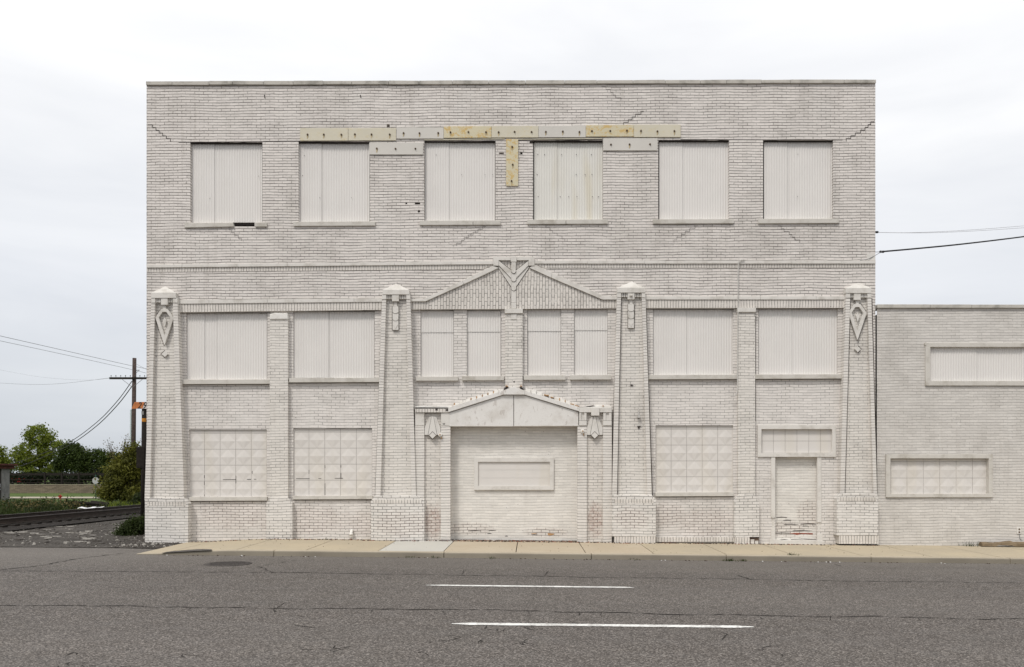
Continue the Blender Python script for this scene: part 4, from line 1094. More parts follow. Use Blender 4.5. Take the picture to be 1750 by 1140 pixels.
# flattened cardboard along the annex wall
m = MB(); z0 = walk_z(12, 1); 
x0 = W(1673, 0)[0]; x1 = 14.2; n = 40; vs = []
for i in range(n + 1):
    x = x0 + (x1 - x0) * i / n; zz = walk_z(x, .95) + .012 + (.03 if 5 < i < 12 else 0.0)
    h = (.10 if i < 3 else .085 - .03*math.exp(-((i - 7)/2.5)**2) + .03*min(1, i/14)) + .006*rnd.random()
    vs += [(x, -.17, zz), (x, -.16 - .01*math.sin(i), zz + h*.6), (x, -.10, zz + h), (x, -.02, zz + h*.95), (x, 0.03, zz)]
fs = []
for i in range(n):
    for q in range(4): fs.append((5*i+q, 5*i+5+q, 5*i+6+q, 5*i+q+1))
fs += [(0,1,2,3,4), tuple(5*n + q for q in (4,3,2,1,0))]
m.add(vs, fs); tag(obj('cardboard_roll', m, plain('brown_cardboard', (0.22, 0.165, 0.105), .9, .4, 3)), 'crumpled brown cardboard lying along the foot of the annex wall', 'cardboard')

# ================================================================ LEFT BACKGROUND
def at(px, py, d): k = d / F; return Vector((CX + (px - VX) * k, d - D, CZ - (py - VY) * k))
def gx(px, d): return CX + (px - VX) * d / F
# rail track running back past the building
RX = CX - 16.1
bal = MT('ballast', .95); a = bal.noise(12, 4, .75); bal.color(bal.mix(bal.step(a, .4, .7), (0.016, 0.013, 0.011), (0.040, 0.034, 0.029))); bal.bump(a, .04); BAL = bal.mat
m = MB(); ys = frange(-1.2, 90, 60); vs = []
for y in ys:
    zz = ground_z(RX, y)
    for dx, dz in ((-1.75, .0), (-1.2, .10), (1.2, .10), (1.6, .02)): vs.append((RX + dx, y, zz + dz + .03))
m.add(vs, [(4*j+i, 4*j+i+1, 4*j+5+i, 4*j+4+i) for j in range(60) for i in range(3)])
tag(obj('track_bed', m, BAL), kind='structure')
T = empty('railway_track', (RX, 0, .2)); tag(T, 'dark railway track running away past the left side of the building', 'railway track')
RAILM = plain('rail_steel', (0.06, 0.045, 0.038), .5, .4, 5)
for s_ in (-.72, .72):
    m = MB(); vs = []; prof = [(-.07, 0), (-.07, .02), (-.012, .035), (-.012, .12), (-.036, .135), (-.036, .165), (.036, .165), (.036, .135), (.012, .12), (.012, .035), (.07, .02), (.07, 0)]
    for y in ys:
        zz = ground_z(RX, y) + .16
        vs += [(RX + s_ + a_, y, zz + b_) for a_, b_ in prof]
    n = 12; m.add(vs, [(n*j+i, n*j+(i+1) % n, n*j+n+(i+1) % n, n*j+n+i) for j in range(60) for i in range(n)]); obj('rail', m, RAILM, T)
m = MB(); y = -1
while y < 80:
    zz = ground_z(RX, y) + .04; m.box(RX - 1.25, RX + 1.25, y, y + .22, zz, zz + .13); y += .56
tag(obj('railway_sleepers', m, WOODD, T), kind='stuff')
# pale concrete strip beyond the track
m = MB(); vs = []
for y in ys:
    zz = ground_z(RX, y)
    vs += [(CX - 19.2, y, zz + .07), (CX - 17.85, y, zz + .07), (CX - 17.85, y, zz - .05)]
m.add(vs, [f for j in range(60) for f in ((3*j, 3*j+1, 3*j+4, 3*j+3), (3*j+1, 3*j+2, 3*j+5, 3*j+4))])
tag(obj('concrete_path', m, walkmat('old_concrete', (0.25, 0.235, 0.205), (0.18, 0.17, 0.15))), kind='structure')
# far pavement and retaining wall
m = MB(); vs = []
for x in frange(-110, -20, 12):
    zz = ground_z(x, 80) + .05; t = (x + 110) / 90; yy = 78 + 2 * t
    vs += [(x, yy, zz), (x, yy + 7, zz)]
m.add(vs, [(2*i, 2*i+2, 2*i+3, 2*i+1) for i in range(12)])
tag(obj('pavement', m, walkmat('pale_pavement', (0.34, 0.30, 0.24), (0.30, 0.265, 0.215))), kind='structure')
m = MB()
for k in range(9):
    z0 = -1.0 + k * .142; m.box(-140, -20, 109.0 + k*.012, 109.9, z0, z0 + .136)
rw = MT('stone_wall', .9)
a = rw.n('ShaderNodeTexBrick'); a.inputs['Scale'].default_value = 1; a.inputs['Brick Width'].default_value = .7; a.inputs['Row Height'].default_value = .142
a.inputs['Mortar Size'].default_value = .015
a.inputs['Color1'].default_value = (0.25, 0.205, 0.145, 1); a.inputs['Color2'].default_value = (0.15, 0.125, 0.092, 1); a.inputs['Mortar'].default_value = (0.06, 0.05, 0.04, 1)
s_ = rw.n('ShaderNodeSeparateXYZ'); c_ = rw.n('ShaderNodeCombineXYZ'); rw.L(rw.P, s_.inputs[0]); rw.L(s_.outputs[0], c_.inputs[0]); rw.L(rw.math('ADD', s_.outputs[2], 1.0), c_.inputs[1]); rw.L(c_.outputs[0], a.inputs['Vector'])
rw.color(a.outputs['Color'])
RWALL = empty('retaining_wall', (-60, 109, -1)); tag(RWALL, 'long low retaining wall of tan blocks behind the lawn', 'wall')
obj('block_courses', m, rw.mat, RWALL); m = MB(); m.box(-140, -20, 109.05, 109.95, .28, .36); obj('wall_cap', m, plain('wall_cap', (0.32, 0.28, 0.21)), RWALL)
# fence behind it
FE = empty('dark_fence', (-60, 114, .28)); tag(FE, 'dark wooden rail fence standing behind the tan retaining wall', 'fence')
m = MB()
for z in (.5, 1.0, 1.75): m.box(-130, -20, 114.0, 114.06, z, z + (.34 if z > 1.5 else .14))
obj('rail', m, WOODD, FE)
posts = MB()
for k in range(40):
    x = -128 + k * 2.7; q = MB(); q.box(x - .12, x + .12, 113.9, 114.15, .25, 2.2)
    if -78 < x < -40: obj('post', q, WOODD, FE)

# leaf materials
def leafmat(name, c1, c2):
    q = MT(name, .7); a = q.noise(.8, 3, .6); b = q.noise(9, 2, .6)
    c = q.mix(q.step(a, .38, .62), c1, c2); c = q.mix(q.step(b, .4, .7, 0, .6), c, tuple(x * 1.7 for x in c1))
    q.color(c)
    tr = q.n('ShaderNodeBsdfTranslucent'); q.L(c, tr.inputs[0]); mxs = q.n('ShaderNodeMixShader'); mxs.inputs[0].default_value = .3
    q.L(q.b.outputs[0], mxs.inputs[1]); q.L(tr.outputs[0], mxs.inputs[2]); q.L(mxs.outputs[0], q.nt.nodes['Material Output'].inputs[0])
    return q.mat
LF_MID = leafmat('leaves_mid', (0.150, 0.180, 0.020), (0.070, 0.100, 0.011))
LF_DARK = leafmat('leaves_dark', (0.045, 0.068, 0.011), (0.018, 0.030, 0.006))
LF_OLIVE = leafmat('leaves_olive', (0.115, 0.115, 0.018), (0.045, 0.050, 0.009))
LF_HEDGE = leafmat('leaves_hedge', (0.010, 0.016, 0.004), (0.006, 0.009, 0.003))
LF_WEED = leafmat('leaves_weed', (0.034, 0.050, 0.011), (0.014, 0.022, 0.005))
LF_DRY = leafmat('leaves_dry', (0.17, 0.13, 0.06), (0.10, 0.085, 0.03))
BARK = plain('bark', (0.055, 0.043, 0.032), .95, .4, 10)
def leaf(mb, p, s, r):
    a = Vector((r.gauss(0, 1), r.gauss(0, 1), r.gauss(0, 1))).normalized(); b = a.cross(Vector((r.gauss(0, 1), r.gauss(0, 1), r.gauss(0, 1)))).normalized()
    q1, q2 = a * s * r.uniform(.6, 1.3), b * s * r.uniform(.35, .8)
    mb.add([p - q1, p - q2 * .9, p + q1, p + q2], [(0, 1, 2, 3)])
def crown(mb, lobes, nclump, nleaf, cs, ls, r):
    tips = []
    for (c, rx, rz, wgt) in lobes:
        for _ in range(int(nclump * wgt)):
            d = Vector((r.gauss(0, 1), r.gauss(0, 1), r.gauss(0, 1))).normalized(); k = r.uniform(.35, 1.0) ** .5
            cc = Vector(c) + Vector((d.x * rx * k, d.y * rx * k, d.z * rz * k)); tips.append(cc); cr = cs * r.uniform(.6, 1.4)
            for _ in range(nleaf):
                o_ = Vector((r.gauss(0, .5), r.gauss(0, .5), r.gauss(0, .35))) * cr; leaf(mb, cc + o_, ls, r)
    return tips
def limbs(mb, base, tips, h, r0, r, n=12):
    top = base + Vector((0, 0, h)); mb.tube([base - Vector((0,0,.3)), base + Vector((0.05, 0, h*.5)), top], r0, r0*.55, 10)
    for t in r.sample(tips, min(n, len(tips))):
        s_ = base + Vector((0, 0, h * r.uniform(.55, 1))); mid = (s_ + t) / 2 + Vector((0, 0, .12 * (t - s_).length)); mb.tube([s_, mid, t], r0*.35, r0*.08, 6)
def tree(px, d, base_z, lobes, label, mat, trunk_h=2.6, r0=.22, nclump=55, nleaf=30, cs=.8, ls=.16, seed=1, group='trees beyond the retaining wall'):
    r = random.Random(seed); x = gx(px, d); base = Vector((x, d - D, base_z))
    o = empty('tree', base); tag(o, label, 'tree', group)
    L = []
    for (lx, ly, rx, ry, wg) in lobes:
        c = at(lx, ly, d); k = d / F; L.append((c, rx * k, ry * k, wg))
    m = MB(); tips = crown(m, L, nclump, nleaf, cs, ls, r); obj('crown', m, mat, o)
    q = MB(); limbs(q, base, tips, trunk_h, r0, r); obj('trunk', q, BARK, o)
tree(68, 150, .28, [(68, 745, 22, 18, 1.0), (55, 775, 32, 22, 1.4), (92, 770, 22, 20, .8), (75, 800, 34, 14, .9), (40, 790, 18, 14, .5)], 'tall ragged mid green tree left of the loose wires, tallest of the row', LF_MID, 4.5, .3, 70, 34, .8, .2, 3)
tree(122, 146, .28, [(122, 780, 21, 22, 1.6), (130, 793, 20, 12, .8), (108, 790, 16, 14, .6)], 'dark round-crowned tree just right of the tallest tree', LF_DARK, 3, .25, 70, 36, .8, .2, 5)
tree(146, 158, .28, [(142, 790, 16, 18, 1), (138, 775, 9, 12, .4)], 'thin olive tree between two dark round trees', LF_OLIVE, 3, .2, 50, 26, .7, .18, 8)
tree(170, 148, .28, [(165, 787, 20, 20, 1.4), (188, 792, 20, 20, 1.2), (175, 804, 26, 14, .8)], 'broad dark green tree behind the round sign', LF_DARK, 3, .25, 70, 36, .8, .2, 11)
tree(2, 150, .28, [(-14, 785, 20, 20, 1), (6, 795, 14, 14, .6), (3, 775, 7, 10, .2)], 'mid green tree cut by the left edge above the shed roof', LF_MID, 3, .2, 60, 28, .7, .2, 14)
tree(225, 170, .28, [(215, 800, 30, 14, 1), (240, 796, 20, 16, .7)], 'green tree mostly hidden behind the utility pole and bushes', LF_MID, 3, .2, 55, 28, .8, .2, 15)
# distant wood closing the gaps
r = random.Random(4); m = MB()
for k in range(260):
    x = r.uniform(-190, -60); c = Vector((x, r.uniform(185, 215), .3 + r.uniform(0, 3.6)))
    for _ in range(26): leaf(m, c + Vector((r.gauss(0, 1.2), r.gauss(0, 1), r.gauss(0, .8))), .45, r)
tag(obj('distant_wood', m, LF_DARK), 'low dark line of distant woodland seen under the trees', 'wood', kind='stuff')
r = random.Random(9); m = MB()
for k in range(620):
    x = r.uniform(-105, -45); c = Vector((x, r.uniform(115.5, 118.5), .3 + r.uniform(0.1, 1.75)))
    for _ in range(22): leaf(m, c + Vector((r.gauss(0, .6), r.gauss(0, .5), r.gauss(0, .3))), .2, r)
tag(obj('hedge', m, LF_HEDGE), 'very dark low hedge right behind the wooden fence', 'hedge')

# near olive bushes beside the building
def bush(px, py, d, lobes, label, mat, nclump, nleaf, cs, ls, seed, twigs=0, bz=None, group=None):
    r = random.Random(seed); x = gx(px, d); y = d - D; bz = ground_z(x, y) if bz is None else bz; base = Vector((x, y, bz)); k = d / F
    o = empty('bush', base); tag(o, label, 'bush', group)
    L = [(at(a, b, d), rx*k, ry*k, w_) for a, b, rx, ry, w_ in lobes]
    m = MB(); tips = crown(m, L, nclump, nleaf, cs, ls, r); obj('foliage', m, mat, o)
    q = MB()
    for t in r.sample(tips, min(len(tips), 22)): q.tube([base + Vector((r.uniform(-.3, .3), r.uniform(-.3, .3), -.1)), (base + t)/2 + Vector((r.uniform(-.2, .2), 0, .2)), t], .04, .012, 5)
    obj('stem', q, BARK, o)
bush(215, 0, 52, [(222, 800, 22, 22, .9), (240, 790, 16, 26, .8), (196, 826, 14, 12, .5), (186, 842, 14, 9, .4), (214, 832, 26, 20, .9), (232, 845, 24, 14, .8), (206, 790, 8, 14, .25), (192, 805, 7, 8, .15), (228, 772, 10, 12, .25)], 'big olive green bush around the foot of the utility pole', LF_OLIVE, 75, 40, .42, .085, 21)
bush(236, 0, 46, [(232, 868, 16, 10, 1), (243, 858, 10, 14, .7), (220, 874, 10, 5, .4)], 'low dark green bush right at the foot of the sign post', LF_WEED, 60, 34, .25, .055, 23)
bush(190, 0, 58, [(186, 845, 18, 9, 1)], 'small green bush at the left end of the olive bush', LF_WEED, 60, 30, .25, .06, 22)
# dry upright branches
m = MB(); r = random.Random(31); q = MB()
base = at(205, 835, 54); base.z = ground_z(base.x, base.y)
DRY = empty('dry_tree', base); tag(DRY, 'sparse pale twiggy tree poking above the olive bush', 'tree')
for (a_, b_) in ((183, 751), (188, 757), (186, 765), (216, 743), (221, 752), (212, 757), (228, 768), (240, 752), (236, 760), (222, 762)):
    t = at(a_, b_, 54); mid = at(lin(.45, 0, 205, 1, a_), lin(.45, 0, 815, 1, b_), 54); m.tube([base, mid, t], .045, .010, 5)
    for _ in range(46): k = r.uniform(.35, 1); p = mid + (t - mid) * k; leaf(q, p + Vector((r.gauss(0, .14), r.gauss(0, .14), r.gauss(0, .12))), .05, r)
obj('trunk', m, BARK, DRY); obj('crown', q, LF_DRY, DRY)

# weeds by the building corner and along the track
def blades(mb, p, n, h, sp, r, wd=.012):
    for _ in range(n):
        b = Vector(p) + Vector((r.gauss(0, sp), r.gauss(0, sp), 0)); l = Vector((r.gauss(0, .35), r.gauss(0, .35), 1)).normalized() * h * r.uniform(.4, 1.1)
        s_ = Vector((r.uniform(-1, 1), r.uniform(-1, 1), 0)).normalized() * wd; dr = Vector((l.x, l.y, 0)) * .5
        mb.add([b - s_, b + s_, b + l*.6 + s_*.7, b + l*.6 - s_*.7, b + l + dr - Vector((0, 0, h*.08))], [(0,1,2,3), (3,2,4)])
bush(226, 0, 23.0, [(226, 903, 17, 12, 1.2), (238, 895, 12, 12, .8), (222, 912, 22, 7, .6)], 'dark green weedy bush growing against the left corner of the warehouse', LF_WEED, 70, 36, .16, .028, 41, bz=.14)
r = random.Random(5); m = MB()
for _ in range(520):
    a_ = r.uniform(-30, 108); dd = r.uniform(31, 41); x = gx(a_, dd)
    if x > CX - 19.4: continue
    p = (x, dd - D, ground_z(x, dd - D)); blades(m, p, 8, r.uniform(.2, .62) * (1.15 - .006*a_), .22, r, .02)
for _ in range(900):
    a_ = r.uniform(-30, 250); dd = r.uniform(34, 60); x = gx(a_, dd)
    if x > CX - 19.3: continue
    p = (x, dd - D, ground_z(x, dd - D)); m.mi = 1 if r.random() < .75 else 0; blades(m, p, 5, r.uniform(.06, .20), .25, r, .02)
for _ in range(900):
    c = Vector((gx(r.uniform(-25, 110), 37), 37 - D + r.uniform(-5, 3), 0)); 
    if c.x > CX - 19.5: continue
    c.z = ground_z(c.x, c.y) + r.uniform(.02, .4); m.mi = r.choice((0, 0, 0, 2))
    for _ in range(10): leaf(m, c + Vector((r.gauss(0, .15), r.gauss(0, .15), r.gauss(0, .1))), .05, r)
for _ in range(500):
    a_ = r.uniform(170, 250); dd = r.uniform(36, 50); x = gx(a_, dd)
    if x > CX - 19.3: continue
    m.mi = r.choice((0, 1)); blades(m, (x, dd - D, ground_z(x, dd - D)), 6, r.uniform(.15, .5), .2, r, .02)
tag(obj('weeds', m, [LF_WEED, LF_MID, LF_DRY]), 'rank dark weeds growing along the far side of the track in front of the shed', 'weeds', kind='stuff')
r = random.Random(6); m = MB()
for (px, y_, n) in ((1655, 930, 10), (560, 921, 3), (1240, 951, 14), (1262, 952, 8), (700, 948, 5), (745, 948, 4), (1345, 950, 8), (1080, 950, 4), (840, 949, 4)):
    if y_ < 935: p = W(px, 0, -.05 if px < 1600 else AY - .05); p = (p[0], p[1], walk_z(p[0], .97))
    else: gxp = GP(px, y_ + 5)[0]; p = (gxp, KY - .02, road_z(gxp)) if y_ > 947 and px != 1345 else (gxp, y0, walk_z(gxp, 0))
    blades(m, p, n * 5, .07 if px != 1655 else .16, .07 if px != 1655 else .1, r, .005)
tag(obj('gutter_weeds', m, LF_WEED), 'tiny tufts of weed in the gutter and along the foot of the walls', 'weeds', kind='stuff')

# litter / rubble scatter
def rock(mb, p, s, r):
    vs = [];
    for a_, b_, c_ in ((-1,-1,0),(1,-1,0),(1,1,0),(-1,1,0),(-.6,-.6,1),(.6,-.6,1),(.6,.6,1),(-.6,.6,1)):
        vs.append((p[0] + a_*s*r.uniform(.6,1.2), p[1] + b_*s*r.uniform(.6,1.2), p[2] + c_*s*r.uniform(.5,1.1) - s*.1))
    mb.add(vs, [(0,3,2,1),(4,5,6,7),(0,1,5,4),(1,2,6,5),(2,3,7,6),(3,0,4,7)])
m = MB(); r = random.Random(12)
for _ in range(2600):
    x = r.uniform(-15.5, -8.05) if r.random() < .55 else r.gauss(-9.0, .7); y = r.uniform(-1.4, 1.5) if x > -9.3 else r.uniform(-1.3, 7)
    if x > -8.02 or (x > -9.15 and y > -.2): continue
    m.mi = 0 if r.random() < .8 else 1; rock(m, (x, y, road_z(x) + .03 + .03*sm(-1.2, 1, y)), r.uniform(.006, .022) if r.random() < .95 else r.uniform(.025, .045), r)
for _ in range(240):                          # broken concrete and dirt heaps along the track side
    u = r.random(); x = r.uniform(-15, -9.4); y = 1.6 + (x + 15) * .35 + r.gauss(0, .5)
    if r.random() < .4: y = r.uniform(-.6, 6)
    m.mi = 1 if r.random() < .42 else 0; z = road_z(x) + .04; a_ = r.uniform(.05, .22); b_ = r.uniform(.04, .12); h = r.uniform(.01, .05)
    n = 6; ring = [(x + a_*math.cos(k*math.pi/3)*r.uniform(.6, 1.2), y + b_*math.sin(k*math.pi/3)*r.uniform(.6, 1.2)) for k in range(n)]
    m.add([(p[0], p[1], z - .02) for p in ring] + [(p[0]*.96 + x*.04, p[1]*.96 + y*.04, z + h*r.uniform(.6, 1)) for p in ring], [tuple(range(n, 2*n))] + [(k, (k+1) % n, (k+1) % n + n, k + n) for k in range(n)])
tag(obj('rubble', m, [plain('stone_grey', (0.10, 0.09, 0.08), .9, .4, 20), plain('stone_pale', (0.34, 0.32, 0.29), .9, .3, 20)]), 'loose grey and white rubble on the gravel by the warehouse corner', 'rubble', kind='stuff')
m = MB()
for _ in range(1500):                          # flaked paint and brick dust under the entrance
    q = r.random(); px = r.uniform(755, 990) if q < .55 else r.uniform(330, 1500); x = W(px, 0)[0]
    m.mi = 0 if r.random() < .75 else 1
    rock(m, (x, (BY + .14 if 770 < px < 987 and r.random() < .6 else -.10 if not (620 < px < 728 or 1046 < px < 1121) else -.22) - abs(r.gauss(0, .04)), walk_z(x, .98)), r.uniform(.007, .022), r)
for _ in range(130):
    x = r.uniform(-7.5, 14); m.mi = 2 if r.random() < .15 else 0; rock(m, (x, r.choice((KY - .04 - abs(r.gauss(0, .05)),)), road_z(x)), r.uniform(.008, .02), r)
for _ in range(110):
    x = r.uniform(-7.5, 10); t = r.random(); m.mi = 0; rock(m, (x, y0 + (0 - y0)*t, walk_z(x, t)), r.uniform(.004, .012), r)
tag(obj('debris', m, [plain('dirt', (0.055, 0.035, 0.028), .95, .4, 20), plain('brick_crumb', (0.22, 0.07, 0.04), .9, .4, 20), plain('litter_white', (.7, .7, .68), .8, .1)]), 'dark crumbs and brick dust along the foot of the facade and kerb', 'debris', kind='stuff')

# utility pole
d = 60; base = at(227, 850, d); base.z = ground_z(base.x, base.y) - .1; top = at(229.8, 612, d)
U = empty('utility_pole', base); tag(U, 'tall brown wooden utility pole with crossarm behind the building corner', 'utility pole')
m = MB(); m.tube([base, (base + top)/2, top], .17, .13, 12); obj('pole', m, WOOD, U, smooth=True)
m = MB(); z = at(229, 647, d).z; x = at(229, 647, d).x; yy = base.y - .2
m.box(x - 1.62, x + 1.62, yy - .06, yy + .06, z - .07, z + .07); obj('crossarm', m, WOODD, U)
m = MB()
for s_ in (-1, 1): m.tube([(x + s_*.75, yy - .05, z - .05), (x, yy - .03, z - .65)], .016, .016, 6)
obj('brace', m, WIREG, U)
for k in range(10):
    xx = x - 1.52 + k * .338; q = MB(); q.tube([(xx, yy, z + .06), (xx, yy, z + .17)], .010, .010, 6); q.lathe((xx, yy, z + .13), [(.02, 0), (.035, .02), (.03, .07), (.012, .09)], 8); obj('insulator', q, plain('insulator', (0.10, 0.11, 0.11), .3) if k == 0 else bpy.data.materials['insulator'], U)
m = MB(); a_, b_ = at(225.0, 700, d), at(223.9, 802, d); m.tube([a_ + Vector((-.02, -.06, 0)), b_ + Vector((-.02, -.06, 0))], .065, .065, 8); obj('cable_guard', m, plain('pale_guard', (0.55, 0.62, 0.64), .5, .1), U)
m = MB(); p = at(233, 633, d); m.tube([p - Vector((.2, 0, 0)), p + Vector((.25, -.05, .02))], .02, .02, 6); m.tube([p + Vector((.25, -.05, .02)), p + Vector((-.1, 0, -.25))], .015, .015, 6); obj('bracket', m, WIREG, U)

def wire(pts, r_, mat, label, cat='wire', group=None):
    P = [Vector(p) for p in pts]; L = []
    for i in range(len(P) - 1):                # smooth curve through the points
        p0 = P[max(i-1, 0)]; p1 = P[i]; p2 = P[i+1]; p3 = P[min(i+2, len(P)-1)]
        for k in range(8):
            t = k / 8; L.append(.5 * ((2*p1) + (p2-p0)*t + (2*p0-5*p1+4*p2-p3)*t*t + (3*p1-p0-3*p2+p3)*t**3))
    L.append(P[-1]); m = MB(); m.tube(L, r_, r_, 6); tag(obj('overhead_wire', m, mat, smooth=True), label, cat, group)
wire([at(-40, 565, 45), at(110, 599, 52), at(229, 626, 60), at(262, 632, 62)], .013, WIREG, 'upper thin wire rising left from the top of the utility pole', group='wires on the utility pole')
wire([at(-40, 574, 45), at(110, 606, 52), at(229, 632.5, 60), at(262, 641, 62)], .011, WIREG, 'second thin wire just below the top one at the pole', group='wires on the utility pole')
wire([at(-40, 652, 60), at(50, 657, 60), at(110, 655, 60), at(190, 645.5, 60)], .008, WIREG, 'thin sagging wire tied to the left end of the crossarm', group='wires on the utility pole')
wire([at(-30, 626, 90), at(60, 643, 80), at(140, 649.5, 70), at(192, 646, 60)], .006, WIREG, 'faintest wire fading off to the left edge above the sagging one', group='wires on the utility pole')
wire([at(-60, 806, 130), at(20, 792, 110), at(70, 776, 95), at(118, 756, 84), at(165, 722, 74), at(200, 686, 66), at(225, 652, 60)], .030, WIRE, 'upper of two heavy black cables swooping down left from the pole', group='wires on the utility pole')
wire([at(-60, 815, 130), at(25, 799, 110), at(72, 782, 95), at(120, 760, 84), at(165, 728, 74), at(201, 692, 66), at(227, 658, 60)], .034, WIRE, 'lower of two heavy black cables swooping down left from the pole', group='wires on the utility pole')
wire([at(232, 621, 60), at(240, 626, 60), at(262, 637, 60)], .010, WIREG, 'short drop wire right of the top of the utility pole', group='wires on the utility pole')
# wires to the right of the building
wire([W(1496.5, 397, 1.0), at(1560, 397.5, 22.5), at(1650, 393.5, 23.5), at(1760, 385, 25), at(1900, 372, 28)], .0055, WIREP, 'upper pale thin wire leaving the right corner of the warehouse', group='wires on the right')
wire([W(1497, 397.3, 1.0), at(1580, 398, 22.5), at(1660, 395, 23.5), at(1760, 388.5, 25), at(1900, 378, 28)], .005, WIREP, 'pale thin wire just below the uppermost one on the right', group='wires on the right')
wire([W(1508, 430, 0.3), at(1570, 424.5, 22), at(1650, 416.5, 23), at(1760, 403, 25), at(1900, 383, 28)], .021, WIRE, 'thick black service cable reaching the right side of the warehouse', group='wires on the right')
m = MB(); m.tube([W(1470, 445, -.03), W(1482, 443.5, -.04), W(1496, 436.5, 0.0), W(1505, 431, .2), W(1508, 430, .3)], .008, .008, 6); obj('service_drop', m, WIREG, B)
m = MB(); m.tube([W(1495.5, 430.8, .3), W(1504, 430.5, .3)], .006, .006, 6)
for x in (1505, 1509): p = W(x, 430.3, .3); m.lathe((p[0], p[1], p[2] - .03), [(.01, 0), (.032, .01), (.032, .05), (.01, .06)], 10)
p = W(1498, 396.8, 1.0); m.box(p[0] - .06, p[0] + .04, .97, 1.03, p[2] - .02, p[2] + .02)
obj('insulator', m, WIRE, B)
m = MB(); m.rect(1481.5, 433, 1496, 444.8, -.008, .004); obj('mortar_patch', m, TRIM, B)

# number sign on a short dark post
d = 30; x = gx(246.5, d); y = d - D; gz = ground_z(x, y)
SP = empty('sign_post', (x, y, gz)); tag(SP, 'short dark timber post with an orange band and an orange and white number sign', 'sign post')
m = MB(); zt_ = at(0, 697, d).z; m.tube([(x - .03, y, gz - .3), (x, y, zt_)], .10, .078, 12); obj('post', m, WOODD, SP, smooth=True)
m = MB(); z = at(0, 718, d).z; m.tube([(x, y, z - .06), (x, y, z + .06)], .084, .083, 12); obj('band', m, plain('orange_band', (0.55, 0.23, 0.03), .7), SP)
m = MB(); z = at(0, 706, d).z; m.box(x - .06, x + .02, y - .09, y - .078, z - .06, z + .06); obj('tag', m, plain('grey_tag', (0.25, 0.25, 0.24)), SP)
m = MB(); z = at(0, 782, d).z; m.box(x - .24, x + .05, y - .10, y + .1, z - .38, z + .38); obj('box', m, WOODD, SP, bevel=.02)
ys_ = y - .10
def sp_(px, py): p = at(px, py, d - .1); return (p.x, ys_, p.z)
def flat(pts, y_a, y_b):
    q = MB(); n = len(pts); q.add([(p[0], y_a, p[2]) for p in pts] + [(p[0], y_b, p[2]) for p in pts], [tuple(range(n)), tuple(range(2*n-1, n-1, -1))] + [(i, i+n, (i+1) % n + n, (i+1) % n) for i in range(n)]); return q
ORG = plain('orange_sign', (0.56, 0.20, 0.07), .6, .35, 9); WHT = plain('white_sign', (0.66, 0.60, 0.56), .6, .2, 9)
m = flat([sp_(224.5, 698.5), sp_(243.5, 698.5), sp_(247, 687), sp_(230, 687)], ys_, ys_ + .01); bo = obj('sign_board', m, ORG, SP)
m = flat([sp_(243.6, 698.5), sp_(262, 698.5), sp_(262, 687), sp_(247.1, 687)], ys_, ys_ + .01); obj('sign_board', m, WHT, SP)
BLK = plain('black_paint', (0.03, 0.025, 0.025), .6)
for ch, px in (('2', 234.5), ('9', 243.2)):
    cu = bpy.data.curves.new('digit', 'FONT'); cu.body = ch; cu.size = .33; cu.extrude = .002; cu.offset = .002; cu.shear = .35
    to = bpy.data.objects.new('tmp', cu); COL.objects.link(to); bpy.context.view_layer.update()
    me = bpy.data.meshes.new_from_object(to.evaluated_get(bpy.context.evaluated_depsgraph_get())); COL.objects.unlink(to); bpy.data.objects.remove(to)
    p = sp_(px, 698.2); q = MB(); vs = [(p[0] + v.co.x * .8, ys_ - .004 - v.co.z, p[2] + v.co.y) for v in me.vertices]
    q.add(vs, [tuple(f.vertices) for f in me.polygons]); obj('digit', q, BLK, SP)

# shed at the left edge: its long side recedes from the frame's border
d = 42; x1 = gx(-32, d); y = d - D; gz = ground_z(x1, y) - .2
H = empty('concrete_shed', (x1 - 1.5, y, gz)); tag(H, 'small weathered concrete shed with a rusty red roof edge at the left border', 'shed')
CONC = MT('shed_concrete', .9); a = CONC.noise(2, 5, .7); b = CONC.noise(8, 4, .75, src=CONC.vec((1, 1, .5)))
c = CONC.mix(CONC.step(a, .35, .7), (0.22, 0.215, 0.215), (0.12, 0.12, 0.125)); c = CONC.mix(CONC.step(b, .66, .72, 0, .7), c, (0.22, 0.05, 0.04)); CONC.color(c); CONC = CONC.mat
zt_ = at(0, 795, d).z
m = MB(); m.box(x1 - 3.2, x1 - .05, y, y + 2.2, gz, zt_ - .05); obj('wall', m, CONC, H)
for ya, yb_ in ((y - .02, y + .2), (y + 1.62, y + 2.3)):
    m = MB(); m.box(x1 - .3, x1, ya, yb_, gz, zt_ - .02); obj('corner_post', m, CONC, H, bevel=.01)
m = MB(); m.box(x1 - .055, x1 - .045, y + 1.45, y + 1.62, gz, zt_ - .05); obj('dark_gap', m, DARK, H)
m = MB(); m.box(x1 - 3.6, x1 + .25, y - .25, y + 2.6, zt_, zt_ + .09); m.box(x1 - 3.5, x1 + .12, y - .12, y + 2.5, zt_ - .16, zt_ - .003); obj('roof', m, plain('rusty_roof', (0.10, 0.035, 0.028), .9, .5, 4), H, bevel=.01)
m = MB(); zc = at(0, 828, 43.6).z
for pts in ([(0, 0), (-.12, .06), (-.2, 0), (-.12, -.08), (-.02, -.12), (.02, -.22), (-.1, -.28), (-.2, -.24)], [(.1, -.02), (.18, .03), (.16, -.12), (.05, -.2), (.16, -.26), (.24, -.2)]):
    m.tube([(x1 - .045, y + 1.3 + a_ * 1.6, zc + b_) for a_, b_ in pts], .016, .014, 5)
obj('graffiti', m, plain('white_spray', (.6, .6, .62)), H)

